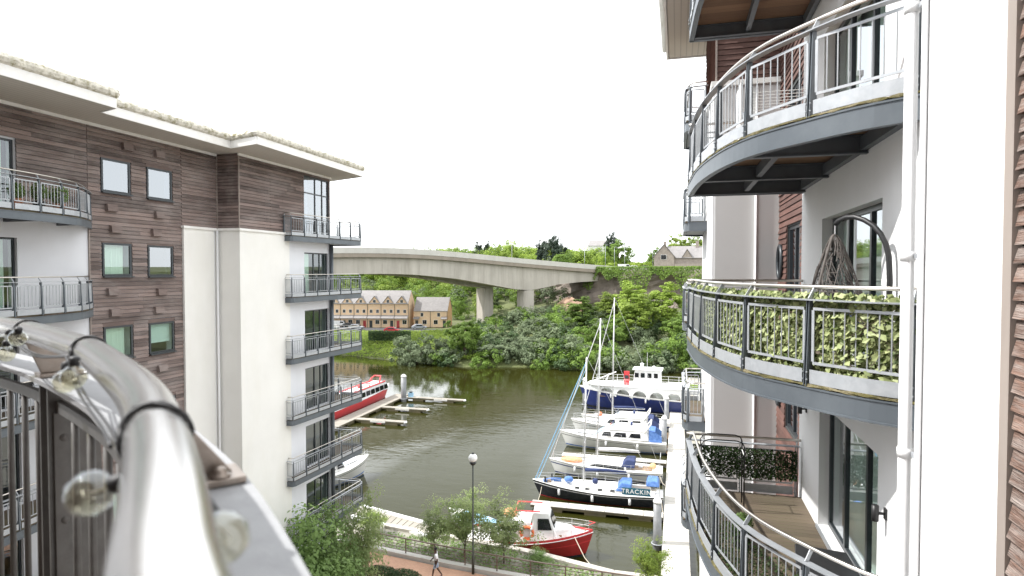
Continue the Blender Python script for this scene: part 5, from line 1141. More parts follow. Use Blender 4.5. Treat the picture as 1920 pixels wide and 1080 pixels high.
# 8 long red boat on the left pontoon
LR = thing('river_bus', 'long red and white river boat with a row of windows beside the left pontoon', 'boat', (-46.0, 82.5, WATER), R(90))
h, rg = hull(LR, 21, 3.1, 1.95, 1.5, 'red_bright', transom=.9, fine=2.2, draft=.4, deckmat='white_paint', toe='white_paint', flare=.05)
sa = house(-9.0, 8.4, 1.42, 1.25, 1.6, 2.95, 1.3, .2, .86).build('saloon', 'white_paint', LR, bevel=.06)
for s in (-1, 1):
    for i in range(11): MB().plate([(-8.2 + 1.45 * i, s * 1.37, 1.85), (-7.1 + 1.45 * i, s * 1.365, 1.85), (-7.1 + 1.45 * i, s * 1.28, 2.55), (-8.2 + 1.45 * i, s * 1.285, 2.55)], (0, s * .03, 0)).build('window', 'win_dark', sa)
    MB().tube([(-8.8, s * 1.2, 2.98), (6.9, s * 1.1, 2.98)], .13, 6).build('roof_stripe', 'red_bright', sa)
MB().plate([(8.1, -1.0, 1.95), (8.1, 1.0, 1.95), (7.45, .95, 2.75), (7.45, -.95, 2.75)], (.04, 0, 0)).build('windscreen', 'win_dark', sa)
MB().tube([(5.2, -.9, 2.65), (5.9, -.8, 3.5), (6.6, -.55, 3.85), (6.6, .55, 3.85), (5.9, .8, 3.5), (5.2, .9, 2.65)], .11, 8).build('red_arch', 'red_bright', sa, smooth=True); MB().tube([(2.2, -.8, 2.65), (2.8, -.7, 3.3), (2.8, .7, 3.3), (2.2, .8, 2.65)], .1, 8).build('red_arch', 'red_bright', sa, smooth=True)
MB().sphere((1.0, 0, 3.0), .4, 10, 8).build('roof_buoy', 'hull_red', sa, smooth=True)
# 9 white sports boat by the end of the left block
cruiser('sports_boat', 'white sports boat moored just beyond the lowest left balconies', (-32.2, 52.3, WATER), R(68), 9.6, 'canvas_navy')
# ropes, coils and deck clutter on the boats
def clutter(par, rg, n, x0, x1, seed):
    r = random.Random(seed)
    for i in range(n):
        x = r.uniform(x0, x1); y = r.uniform(-.55, .55) * width(rg, x); z = sheer(rg, x) + .03; k = r.random()
        if k < .35: MB().tube([(x + .16 * math.cos(a) * (1 - a / 60), y + .16 * math.sin(a) * (1 - a / 60), z + .02 + a * .004) for a in np.linspace(0, 18, 30)], .018, 5).build('rope_coil', r.choice(['rope', 'rope_blue', 'white_paint']), par)
        elif k < .6: MB().box(x - .2, x + .2, y - .14, y + .14, z, z + .22).build('locker', r.choice(['hull_white', 'teak', 'render_cool']), par)
        elif k < .8: MB().lathe([(.05, 0), (.08, .05), (.05, .1), (.07, .16), (.02, .18)], 10, (x, y, z)).build('winch', 'alu', par)
        else: MB().tube([(x - .5, y, z + .05), (x + .5, y + .1, z + .08)], .03, 6).build('boat_hook', r.choice(['alu', 'teak']), par)
for par, n, x0, x1, sd in ((Y1, 12, -5.2, 4.6, 1), (Y2, 10, -5, 4.4, 2), (Y3, 8, -5, 4.6, 3), (RB, 7, 2.0, 4.0, 4)):
    L_ = 11.5 if par is not RB else 9.2; rgx = hull_rings(L_, 3.3, 1.45 if par is not RB else 1.75, 1.1); clutter(par, rgx, n, x0, x1, sd)
for i, (a, b) in enumerate((((-1.2, 53.2, -19.3), (-1.0, 51.8, -19.95)), ((-11.9, 55.6, -19.1), (-11.6, 52.1, -19.95)), ((-1.6, 60.3, -19.4), (-1.0, 58.8, -19.95)), ((-12.3, 61.4, -19.1), (-11.8, 65.7, -19.95)))):
    m = [Vector(a).lerp(Vector(b), t) - Vector((0, 0, .25 * math.sin(math.pi * t))) for t in np.linspace(0, 1, 8)]
    MB().tube(m, .025, 5).build('mooring_rope', 'rope', None, label=['stern rope of the black-hulled yacht', 'bow rope of the black-hulled yacht to its finger pontoon', 'stern rope of the white yacht with the red dinghy', 'bow rope of the white yacht with the red dinghy'][i], cat='rope')
# ================================================================== RIVERSIDE PATH
FP = Path([(2.6, 34.75), (-3.4, 34.95), (-8.1, 35.15), (-13.5, 35.65), (-19.2, 36.45), (-22, 36.8)])
fence = thing('riverside_railing', 'brown five-bar metal railing along the red riverside path', 'railing', (-10, 35.4, PROM), world=True)
for s in np.arange(.3, FP.L, 2.12):
    p, d, n = FP.at(s); c = Vector((p.x, p.y, 0)); MB().bar(c + Vector((0, 0, -18.1)), c + Vector((0, 0, -17.12)), .07, .035, up=(n.x, n.y, 0)).build('post', 'rail_brown', fence)
for z in (-17.95, -17.76, -17.57, -17.38): FP.sweep(MB(), circ(0, z, .018, 6), step=.8).build('rail', 'rail_brown', fence, smooth=True)
FP.sweep(MB(), rect(-.045, .045, -17.17, -17.12), step=.8).build('top_rail', 'rail_brown', fence)
# globe lamp
lx, ly = -11.82, 35.03
lamp = thing('street_lamp', 'tall dark lamp post with a white globe on the riverside path', 'lamp', (lx, ly, PROM), world=True)
MB().tube([(lx, ly, PROM), (lx, ly, -17.2), (lx, ly, -17.15), (lx, ly, -11.7)], [.085, .085, .055, .045], 14).build('post', 'lamp_pole', lamp, smooth=True)
MB().lathe([(.05, -.34), (.13, -.30), (.20, -.2), (.21, -.12), (.05, -.1)], 18, (lx, ly, -11.35)).build('gallery', 'black_metal', lamp, smooth=True)
MB().sphere((lx, ly, -11.24), .275, 20, 14, .95).build('globe', 'globe_white', lamp, smooth=True); MB().lathe([(.1, .24), (.07, .30), (.02, .34)], 10, (lx, ly, -11.24)).build('finial', 'black_metal', lamp)
# person walking
pe = thing('person', 'person walking on the red path in a white T-shirt and pale blue shorts', 'person', (-13.8, 34.05, PROM), R(195))
def skin(name, joints, edges, mat, par, root=0, sub=2):
    me = bpy.data.meshes.new(name); me.from_pydata([j[0] for j in joints], edges, []); me.materials.append(M_[mat]); o = bpy.data.objects.new(name, me); COL.objects.link(o); o.parent = par
    md = o.modifiers.new('skin', 'SKIN'); md.use_smooth_shade = True
    lay = me.skin_vertices[0].data
    for i, j in enumerate(joints): lay[i].radius = (j[1], j[1] if len(j) < 3 else j[2]); lay[i].use_root = (i == root)
    sb = o.modifiers.new('sub', 'SUBSURF'); sb.levels = sub; sb.render_levels = sub; return o
# x = facing direction
J = [((0, 0, .95), .13, .15), ((.0, 0, 1.15), .12, .15), ((.02, 0, 1.38), .11, .17), ((.03, 0, 1.5), .06), ((.04, 0, 1.58), .055), ((.06, 0, 1.66), .085), ((.06, 0, 1.74), .075),
     ((0, .20, 1.40), .058), ((-.10, .25, 1.14), .045), ((-.02, .27, .90), .034), ((.02, .27, .82), .038), ((0, -.20, 1.40), .058), ((.10, -.25, 1.15), .045), ((.28, -.25, 1.0), .034), ((.34, -.24, .94), .038),
     ((0, .10, .88), .095), ((.16, .10, .50), .062), ((.22, .10, .10), .042), ((.25, .10, .05), .045), ((.37, .11, .035), .032),
     ((0, -.10, .88), .095), ((-.06, -.10, .49), .062), ((-.30, -.10, .16), .042), ((-.33, -.10, .09), .045), ((-.23, -.10, .035), .032)]
E_ = [(0, 1), (1, 2), (2, 3), (3, 4), (4, 5), (5, 6), (2, 7), (7, 8), (8, 9), (9, 10), (2, 11), (11, 12), (12, 13), (13, 14), (0, 15), (15, 16), (16, 17), (17, 18), (18, 19), (0, 20), (20, 21), (21, 22), (22, 23), (23, 24)]
skin('body', J, E_, 'skin_dark', pe)
skin('t_shirt', [((0, 0, .93), .145, .175), ((0, 0, 1.15), .135, .17), ((.02, 0, 1.38), .125, .185), ((.03, 0, 1.49), .075), ((-.0, .215, 1.39), .075), ((-.06, .25, 1.22), .07), ((0, -.215, 1.39), .075), ((.06, -.25, 1.22), .07)], [(0, 1), (1, 2), (2, 3), (2, 4), (4, 5), (2, 6), (6, 7)], 'shirt', pe)
skin('shorts', [((0, 0, .97), .14, .165), ((0, 0, .90), .13, .15), ((.01, .10, .82), .11), ((.13, .10, .54), .092), ((0, -.10, .82), .11), ((-.06, -.10, .53), .092)], [(0, 1), (1, 2), (2, 3), (1, 4), (4, 5)], 'shorts', pe)
MB().sphere((.045, 0, 1.735), .098, 14, 8, .85).build('hair', 'hair', pe, smooth=True)
skin('shoe', [((.22, .10, .06), .05), ((.29, .10, .045), .05), ((.38, .11, .035), .042)], [(0, 1), (1, 2)], 'shoe', pe); skin('shoe', [((-.34, -.10, .10), .05), ((-.29, -.10, .06), .048), ((-.22, -.10, .035), .04)], [(0, 1), (1, 2)], 'shoe', pe)
for s in (.03, -.03): MB().sphere((.138, s, 1.70), .012, 8, 6).build('eye', 'white_paint', pe)
MB().add([(.135, -.014, 1.665), (.135, .014, 1.665), (.168, 0, 1.662), (.14, 0, 1.70)], [(0, 2, 1), (0, 3, 2), (1, 2, 3)]).build('nose', 'skin_dark', pe)
# five short fingers on each hand
for (hx, hy, hz, fx, fz, s) in ((.02, .27, .82, .1, -1, 1), (.34, -.24, .94, .6, -.7, -1)):
    for i in range(4):
        o = (i - 1.5) * .019; L_ = (.06, .075, .08, .065)[i]; MB().tube([(hx + o, hy, hz - .02), (hx + o + fx * L_ * .6, hy - s * .004, hz - .03 + fz * L_ * .6), (hx + o + fx * L_ * .8, hy - s * .02, hz - .03 + fz * L_)], [.010, .009, .007], 6).build('finger', 'skin_dark', pe, smooth=True)
    MB().tube([(hx + .03, hy - s * .01, hz + .01), (hx + .055, hy - s * .025, hz - .02), (hx + .06, hy - s * .03, hz - .045)], [.012, .010, .008], 6).build('thumb', 'skin_dark', pe, smooth=True)

# ================================================================== HOUSES ACROSS THE RIVER
# terrace seen from the front; each house is its own thing. u runs along the row, v goes back
H0 = Vector((-77.8, 170.6)); HU = Vector((.982, .188)).normalized(); HV = Vector((-HU.y, HU.x)); HZ = -17.0
def hp(u, v, z): q = H0 + HU * u + HV * v; return Vector((q.x, q.y, HZ + z))
def hbox(u0, u1, v0, v1, z0, z1):
    vs = [hp(u, v, z) for z in (z0, z1) for u, v in ((u0, v0), (u1, v0), (u1, v1), (u0, v1))]
    return MB().add(vs, [(0, 3, 2, 1), (4, 5, 6, 7), (0, 1, 5, 4), (1, 2, 6, 5), (2, 3, 7, 6), (3, 0, 4, 7)])
def hwin(par, u, z, w=.9, h=1.1, v=0):
    o = hbox(u - w / 2, u + w / 2, v - .05, v + .02, z, z + h).build('window', 'white_paint', par)
    for a in (-1, 1): hbox(u + (a - 1) * w / 4 + .05 * (a < 0) + .02, u + (a + 1) * w / 4 - .05 * (a > 0) - .02, v - .07, v - .052, z + .08, z + h - .08).build('pane', 'win_dark', o)
W, DP = 4.15, 8.0
nms = ['end terraced house with the buff gable wall', 'second terraced house from the gable end', 'third terraced house from the gable end', 'fourth terraced house from the gable end', 'fifth terraced house from the gable end', 'terraced house seen between the balconies, sixth from the gable end', 'terraced house behind the left block balconies, seventh from the gable end']
for i, nm in enumerate(nms):
    u1 = -i * W; u0 = u1 - W; t = thing('terraced_house', 'buff brick ' + nm, 'house', tuple(hp((u0 + u1) / 2, 2, 0)), group='terrace across the river', world=True)
    ev, rg_ = 7.3, 10.9
    m = hbox(u0 + .01, u1 - .01, 0, DP, 0, ev); m.add([hp(u1 - .01, 0, ev), hp(u1 - .01, DP, ev), hp(u1 - .01, DP / 2, rg_ - .12)], [(0, 1, 2)]); m.add([hp(u0 + .01, 0, ev), hp(u0 + .01, DP / 2, rg_ - .12), hp(u0 + .01, DP, ev)], [(0, 1, 2)]); m.build('wall', 'brick_buff', t)
    rf = MB().plate([hp(u0, -.3, ev - .2), hp(u1, -.3, ev - .2), hp(u1, DP / 2, rg_), hp(u0, DP / 2, rg_)], (0, 0, .15)); rf.plate([hp(u0, DP / 2, rg_), hp(u1, DP / 2, rg_), hp(u1, DP + .3, ev - .2), hp(u0, DP + .3, ev - .2)], (0, 0, .15)); ro = rf.build('roof', 'roof_slate', t)
    uc = (u0 + u1) / 2; gw_ = 1.75
    g = MB().plate([hp(uc - gw_, -.06, ev - .1), hp(uc + gw_, -.06, ev - .1), hp(uc, -.06, 9.25)], HV.to_3d() * 2.3); g.build('gable', 'brick_buff', t)
    for s in (-1, 1): MB().plate([hp(uc + s * (gw_ + .2), -.2, ev - .28), hp(uc, -.2, 9.4), hp(uc, 2.5, 9.4), hp(uc + s * (gw_ + .2), 2.0, ev - .28)], (0, 0, .12)).build('dormer_roof', 'roof_slate', ro)
    hwin(t, uc, ev + .1, .85, 1.0, -.06); hwin(t, uc - 1.0, 4.35); hwin(t, uc + .95, 4.35); hwin(t, uc + (.9 if i % 2 == 0 else -.9), 1.0, 1.3, 1.35)
    du = uc + (-1.1 if i % 2 == 0 else 1.1); dr = hbox(du - .45, du + .45, -.04, .03, .02, 2.1).build('door', 'hull_red' if i % 3 == 0 else 'interior', t)
    MB().plate([hp(u0 + .1, -1.3, 2.75), hp(u1 - .1, -1.3, 2.75), hp(u1 - .1, 0, 3.6), hp(u0 + .1, 0, 3.6)], (0, 0, .12)).build('porch_roof', 'roof_slate', t)
    MB().tube([hp(u1 - .02, -.12, 0), hp(u1 - .02, -.12, ev)], .06, 6).build('downpipe', 'frame_dark', t)
D0 = 1.2
for i, nm in enumerate(('left of the two lower buff brick houses with grey roofs', 'right of the two lower buff brick houses, showing its orange gable wall')):
    u0 = D0 + i * 5.1; u1 = u0 + 5.1; v0, dp2, ev, rg_ = 1.8, 8.2, 5.0, 8.8; t = thing('semi_detached_house', nm, 'house', tuple(hp((u0 + u1) / 2, 5, 0)), group='pair of houses', world=True)
    hbox(u0 + .01, u1 - .01, v0, v0 + dp2, 0, ev).build('wall', 'brick_buff', t)
    if i == 1: MB().plate([hp(u1, v0 + .02, 0), hp(u1, v0 + dp2 - .02, 0), hp(u1, v0 + dp2 - .02, ev), hp(u1, v0 + dp2 / 2, rg_ - .1), hp(u1, v0 + .02, ev)], HU.to_3d() * .06).build('gable_wall', 'brick_orange', t)
    MB().plate([hp(u0, v0 - .3, ev - .2), hp(u1 + .15 * i, v0 - .3, ev - .2), hp(u1 + .15 * i, v0 + dp2 / 2, rg_), hp(u0, v0 + dp2 / 2, rg_)], (0, 0, .15)).build('roof', 'roof_slate', t); MB().plate([hp(u0, v0 + dp2 / 2, rg_), hp(u1 + .15 * i, v0 + dp2 / 2, rg_), hp(u1 + .15 * i, v0 + dp2 + .3, ev - .2), hp(u0, v0 + dp2 + .3, ev - .2)], (0, 0, .15)).build('roof', 'roof_slate', t)
    hwin(t, u0 + 2.5, 3.2, .9, 1.2, v0); hwin(t, u0 + (3.3 if i == 0 else 1.6), .9, 1.3, 1.35, v0)
    du = u0 + (.9 if i == 0 else 4.2); hbox(du - .45, du + .45, v0 - .04, v0 + .03, .02, 2.1).build('door', 'interior', t); MB().plate([hp(du - .9, v0 - 1.1, 2.5), hp(du + .9, v0 - 1.1, 2.5), hp(du + .9, v0, 3.1), hp(du - .9, v0, 3.1)], (0, 0, .12)).build('porch_roof', 'roof_slate', t)
    MB().tube([hp(u1 - .02, v0 - .1, 0), hp(u1 - .02, v0 - .1, ev)], .06, 6).build('downpipe', 'frame_dark', t)
# old stone house on the cliff top
S0 = at(1226, 508, D=207); SZ = -.2
def sbox(x0, x1, y0, y1, z0, z1): return MB().box(S0.x + x0, S0.x + x1, S0.y + y0, S0.y + y1, SZ + z0, SZ + z1)
sh = thing('stone_house', 'old grey-brown stone house with steep gables on the cliff top', 'house', (S0.x + 7, S0.y + 4, SZ), world=True)
m = sbox(0, 6.6, 0, 9, -.5, 5.0); m.plate([(S0.x, S0.y, SZ + 5), (S0.x + 6.6, S0.y, SZ + 5), (S0.x + 3.3, S0.y, SZ + 8.9)], (0, 9, 0)); m.build('wall', 'stone_house', sh)
sbox(6.62, 19, 1.2, 8, -.5, 4.6).build('wall', 'stone_house', sh)
for s in (-1, 1): MB().plate([(S0.x + 3.3 + s * 3.7, S0.y - .3, SZ + 4.6), (S0.x + 3.3, S0.y - .3, SZ + 9.1), (S0.x + 3.3, S0.y + 9.3, SZ + 9.1), (S0.x + 3.3 + s * 3.7, S0.y + 9.3, SZ + 4.6)], (0, 0, .18)).build('roof', 'roof_slate', sh)
MB().plate([(S0.x + 4.2, S0.y + .8, SZ + 4.4), (S0.x + 19.2, S0.y + .8, SZ + 4.4), (S0.x + 19.2, S0.y + 4.6, SZ + 8.4), (S0.x + 4.2, S0.y + 4.6, SZ + 8.4)], (0, 0, .18)).build('roof', 'roof_slate', sh)
MB().plate([(S0.x + 9, S0.y + .9, SZ + 4.5), (S0.x + 12.4, S0.y + .9, SZ + 4.5), (S0.x + 10.7, S0.y + .9, SZ + 7.2)], (0, 3, 0)).build('dormer', 'stone_house', sh)
for s in (-1, 1): MB().plate([(S0.x + 10.7 + s * 2.0, S0.y + .7, SZ + 4.2), (S0.x + 10.7, S0.y + .7, SZ + 7.4), (S0.x + 10.7, S0.y + 4, SZ + 7.4), (S0.x + 10.7 + s * 2.0, S0.y + 4, SZ + 4.2)], (0, 0, .12)).build('dormer_roof', 'roof_slate', sh)
for x, z, y in ((2.3, 4.0, 0), (2.9, 4.0, 0), (3.5, 4.0, 0), (9.6, .8, 1.2), (10.2, .8, 1.2), (10.8, .8, 1.2), (14.5, 1.0, 1.2), (15.4, 1.0, 1.2)):
    o = sbox(x - .1, x + .6, y - .08, y + .02, z, z + 1.6).build('window', 'white_paint', sh); sbox(x + .0, x + .5, y - .11, y - .085, z + .1, z + 1.5).build('pane', 'win_dark', o)
for x in (3.0, 13.5): sbox(x, x + 1, 4, 5, 8, 10.2).build('chimney', 'stone_house', sh)
sbox(6.7, 19, -.6, -.3, -.5, 2.6).build('garden_wall', 'stone_house', sh)
F0 = at(1120, 470, D=300); fh = thing('far_house', 'distant cream house with a grey roof among the trees beyond the bridge', 'house', (F0.x, F0.y, 2), world=True)
MB().box(F0.x - 4.5, F0.x + 4.5, F0.y, F0.y + 7, 2, 12.3).build('wall', 'render_cream', fh); MB().add([(F0.x - 5, F0.y - .4, 12.2), (F0.x + 5, F0.y - .4, 12.2), (F0.x + 5, F0.y + 7.4, 12.2), (F0.x - 5, F0.y + 7.4, 12.2), (F0.x - 4, F0.y + 3.5, 15), (F0.x + 4, F0.y + 3.5, 15)], [(0, 1, 5, 4), (2, 3, 4, 5), (1, 2, 5), (3, 0, 4)]).build('roof', 'roof_slate', fh)
# ------------------------------------------------------------------ vehicles
def car(label, loc, rz, mat, van=False, group='cars across the river'):
    c = thing('parked_car' if not van else 'parked_van', label, 'van' if van else 'car', loc, rz, group)
    if van: prof = [(-2.5, .3), (2.4, .3), (2.5, .9), (1.75, 1.15), (1.2, 1.95), (-2.5, 2.0)]
    else: prof = [(-2.1, .3), (2.05, .3), (2.12, .75), (1.3, .9), (.65, 1.4), (-1.1, 1.45), (-1.9, .95), (-2.15, .9)]
    MB().plate([(x, -.85, z) for x, z in prof], (0, 1.7, 0)).build('body', mat, c, bevel=.08)
    wz = (1.25, 1.75) if van else (.95, 1.34)
    for s in (-1, 1): MB().plate([(-1.0 if not van else .2, s * .855, wz[0]), (.95 if not van else 1.35, s * .855, wz[0]), (.55 if not van else 1.15, s * .855, wz[1]), (-.9 if not van else .2, s * .855, wz[1])], (0, s * .012, 0)).build('window', 'win_dark', c)
    xw = (1.22, .68) if not van else (1.72, 1.22); MB().plate([(xw[0] + .03, -.7, wz[0]), (xw[0] + .03, .7, wz[0]), (xw[1] + .05, .65, wz[1]), (xw[1] + .05, -.65, wz[1])], (.02, 0, .02)).build('windscreen', 'win_dark', c)
    for x in (-1.3, 1.3):
        for s in (-1, 1):
            wl = MB().tube([(x, s * .70, .32), (x, s * .88, .32)], .32, 14).build('wheel', 'tyre', c); MB().tube([(x, s * .885, .32), (x, s * .895, .32)], .19, 10).build('rim', 'alu', wl)
    for s in (-1, 1): MB().box(2.06, 2.14, s * .6 - .15, s * .6 + .15, .62, .76).build('headlight', 'white_paint', c)
def gz(px, py, D=None, z=-16.9): p = at(px, py, Z=z); return (p.x, p.y, z)
car('red car parked by the hedge in front of the houses', gz(735, 623), R(8), 'car_red'); car('silver car parked before the lower pair of houses', gz(786, 617), R(30), 'car_silver')
car('white van parked in front of the terrace', gz(638, 613), R(10), 'car_white', True); car('white car at the left end of the terrace parking', gz(622, 618), R(190), 'car_white'); car('dark grey car parked beside the white van', gz(655, 614), R(12), 'car_grey')
car('silver estate car parked third along the terrace', gz(668, 617), R(6), 'car_silver')
def rz_(px, D, dz=0): p = at(px, 505, D=D); return (p.x, p.y, .47)
car('white van on the road beyond the bridge end', rz_(1172, 226), R(20), 'car_white', True, 'cars on the road'); car('white car on the road right of the van beyond the bridge', rz_(1190, 222), R(5), 'car_white', False, 'cars on the road'); car('dark car on the road nearest the stone house', rz_(1212, 219), R(3), 'car_grey', False, 'cars on the road')
# ------------------------------------------------------------------ lamp columns on and beyond the bridge
def column(px, base_s, n, H, lab, twin=True, mat='alu'):
    p = bp3(base_s, n, tz(base_s) - 1.42) if base_s is not None else px
    t = thing('lighting_column', lab, 'lamp', p, group='road lighting columns', world=True); p = Vector(p); d3 = Vector((BN.x, BN.y, 0)) * .5 + Vector((BD.x, BD.y, 0)) * .8
    MB().tube([p, p + Vector((0, 0, H))], [.11, .06], 8).build('column', mat, t, smooth=True)
    for s in ((-1, 1) if twin else (1,)):
        MB().tube([p + Vector((0, 0, H - .1)), p + Vector((0, 0, H + .25)) + d3 * s * .8, p + Vector((0, 0, H + .35)) + d3 * s * 1.8], .045, 6).build('arm', mat, t); MB().bar(p + Vector((0, 0, H + .33)) + d3 * s * 1.6, p + Vector((0, 0, H + .38)) + d3 * s * 2.6, .3, .14).build('lantern', 'galv', t)
column(None, 29.5, 7.5, 13.5, 'tall twin-armed lighting column on the bridge, above the left span'); column(None, 57.5, 7.5, 10.0, 'twin-armed lighting column on the bridge above the piers')
for px, D, H, lab in ((1096, 222, 8, 'slim pole near the far end of the bridge'), (1135, 226, 9, 'left of the slim poles beyond the bridge end'), (1152, 232, 8.5, 'middle slim pole beyond the bridge end'), (1171, 228, 9, 'right slim pole beyond the bridge end'), (1224, 215, 9.5, 'slim green-grey pole beside the stone house')):
    q = at(px, 506, D=D); column((q.x, q.y, 0.2), None, 0, H, lab, False, 'galv_mid')
# ================================================================== VEGETATION
def crown(n_cl, per, shape, leaf, spread=.16, aspect=.6, base=(0, 0, 0), shell=.55, seed=0, low=-.6, droop=0):
    """leaf clumps scattered through an uneven crown; shape = (rx, ry, rz) about z centre"""
    r = np.random.default_rng(seed); sh = np.array(shape); P = []; N_ = []
    for i in range(n_cl):
        g = r.normal(0, 1, 3); g /= np.linalg.norm(g); g[2] = max(g[2], low) if g[2] < low else g[2]
        rad = r.uniform(shell, 1.02) * (1 + .22 * math.sin(g[0] * 5 + seed) * math.cos(g[1] * 4 + seed))
        c = g * sh * rad; k = int(per * r.uniform(.6, 1.4)); sp = spread * r.uniform(.7, 1.5) * sh.mean()
        q = r.normal(0, 1, (k, 3)); q /= np.linalg.norm(q, axis=1)[:, None]; q *= r.uniform(.2, 1, k)[:, None] ** .4
        q[:, 2] *= .75
        if droop: q[:, 2] -= np.abs(q[:, 0]) * droop
        P.append(c + q * sp); N_.append(q * .8 + g * .5 + np.array([0, 0, .5]))
    P = np.concatenate(P) + np.array(base); N_ = np.concatenate(N_)
    return leaf_mesh(P, N_, leaf, aspect, .38)
def trunk_mb(h, r, limbs, sh, cz, seed=0, lean=0):
    rn = random.Random(seed); m = MB(); top = cz + sh[2] * .3
    m.tube([(0, 0, -.4), (lean * .2, 0, h * .3), (lean * .6, lean * .2, h * .7), (lean, lean * .3, top)], [r * 1.25, r, r * .75, r * .2], 8)
    for i in range(limbs):
        a = 2 * math.pi * i / limbs + rn.uniform(-.5, .5); z0 = h * rn.uniform(.3, .9); L_ = rn.uniform(.5, .85)
        e = (math.cos(a) * sh[0] * L_, math.sin(a) * sh[1] * L_, cz + sh[2] * rn.uniform(-.3, .6)); f = lean * z0 / top
        m.tube([(f, f * .3, z0), (f + e[0] * .5, e[1] * .5, z0 + (e[2] - z0) * .6), e], [r * .5, r * .32, r * .07], 6)
    return m
PROTO = {}
def proto(key, crown_args, trunk_args, mat, bark='bark'):
    v, f = crown(**crown_args); a = np_obj('crown', v, f, mat, None, 'structure'); me = a.data; bpy.data.objects.remove(a)
    PROTO[key] = (me, trunk_mb(*trunk_args).mesh('trunk', bark, True))
def tree(name, key, loc, s=1.0, rz=None, label=None, cat='tree', group=None, sz=None, mat=None):
    t = thing(name, label, cat, loc, random.uniform(0, 6.28) if rz is None else rz, group); t.scale = (s, s, sz or s)
    cm, tm = PROTO[key]
    if mat:
        k2 = key + mat
        if k2 not in PROTO:
            c2 = cm.copy(); c2.materials.clear(); c2.materials.append(M_[mat]); PROTO[k2] = (c2, tm)
        cm = PROTO[k2][0]
    c = bpy.data.objects.new('crown', cm); COL.objects.link(c); c.parent = t
    q = bpy.data.objects.new('trunk', tm); COL.objects.link(q); q.parent = t
    return t
# unit-ish prototypes in metres, foot at the origin
proto('broad', dict(n_cl=95, per=85, shape=(4.2, 4.2, 4.0), leaf=.42, base=(0, 0, 5.2), seed=1), (3.5, .28, 7, (4, 4, 4), 5.2, 1), 'leaf_mid')
proto('tall', dict(n_cl=95, per=80, shape=(2.9, 2.9, 5.6), leaf=.40, base=(0, 0, 6.4), seed=2), (3, .2, 8, (3, 3, 5), 6.4, 2), 'leaf_bright')
proto('shrub', dict(n_cl=85, per=85, shape=(4.0, 3.4, 2.7), leaf=.36, aspect=.4, base=(0, 0, 2.4), seed=3, low=-.9), (1, .2, 7, (3, 3, 2), 2.4, 3), 'leaf_grey')
proto('cedar', dict(n_cl=170, per=110, shape=(5.2, 5.0, 5.2), leaf=.5, aspect=.4, spread=.14, base=(0, 0, 7.6), seed=4), (6, .45, 9, (5, 5, 5), 7.6, 4), 'leaf_conifer')
proto('spire', dict(n_cl=120, per=90, shape=(2.2, 2.2, 5.4), leaf=.42, aspect=.4, spread=.16, base=(0, 0, 7), seed=5), (6, .25, 8, (2, 2, 5), 7, 5), 'leaf_conifer')
proto('birch', dict(n_cl=95, per=85, shape=(2.3, 2.3, 2.5), leaf=.15, spread=.19, base=(0, 0, 3.2), seed=6, shell=.15, low=-.98), (2.4, .05, 14, (2, 2, 2.3), 3.3, 6, .2), 'leaf_birch', 'bark')
proto('bush', dict(n_cl=80, per=100, shape=(1.5, 1.5, 2.4), leaf=.13, spread=.24, base=(0, 0, 2.6), seed=7, shell=.2, low=-.95), (1.5, .06, 9, (1.5, 1.5, 2.2), 2.6, 7), 'leaf_shrub')
proto('bank', dict(n_cl=90, per=85, shape=(3.6, 3.4, 3.5), leaf=.36, base=(0, 0, 2.6), seed=8, low=-.9), (1.5, .2, 7, (3, 3, 3), 2.6, 8), 'leaf_mid')
def ground_at(px, D):
    q = at(px, 508, D=D); return q.x, q.y, hland(q.x, q.y)
def plant(name, key, px, D, ytop, label, cat='tree', group=None, wid=None, mat=None, rz=None, hz=None):
    """stand a tree on the real ground at distance D; its height reaches the sight line of ytop"""
    x, y, z = ground_at(px, D)
    if hz is not None: z = hz
    H = {'broad': 9.6, 'tall': 12.4, 'shrub': 5.3, 'cedar': 13.2, 'spire': 12.8, 'birch': 5.9, 'bush': 5.2, 'bank': 6.4}[key]
    top = at(px, ytop, D=D).z; sz = max((top - z) / H, .15); return tree(name, key, (x, y, z - .15), wid or sz, rz, label, cat, group, sz, mat)
# --- the wooded slope behind the houses and beyond the bridge: one far mass each
def wood(name, spots, seed, mats, leaf=.55, label=None):
    r = np.random.default_rng(seed); groups = {m: [] for m in mats}
    for i, (x, y, z, h, w_) in enumerate(spots):
        m = mats[int(r.integers(0, len(mats)))]
        v, f = crown(n_cl=30, per=40, shape=(w_, w_, h * .52), leaf=leaf * r.uniform(.8, 1.2), base=(x, y, z + h * .52), seed=int(r.integers(1, 9999)), spread=.24, low=-.9); groups[m].append(v)
    for m, vs in groups.items():
        if not vs: continue
        v = np.concatenate(vs); np_obj(name, v, np.arange(len(v)).reshape(-1, 4), m, None, 'stuff', label[0] + ' ' + m.replace('leaf_', '').replace('mid', 'green').replace('bright', 'yellow-green') + ' ' + label[1], 'foliage')
sp = []
r_ = random.Random(5)
for i in range(150):            # slope behind the houses
    px, D = r_.uniform(540, 1060), r_.uniform(205, 262); q = at(px, 508, D=D); z = hland(q.x, q.y)
    if (Vector((q.x, q.y)) - BA).dot(BN) < 22 : pass
    if px < 880 and D < 208: continue
    sp.append((q.x, q.y, z, r_.uniform(6, 10), r_.uniform(3, 5.2)))
wood('hillside_wood', sp, 21, ['leaf_mid', 'leaf_bright', 'leaf_mid', 'leaf_grey'], label=('mass of', 'foliage on the wooded slope behind the terraced houses'))
sp = []
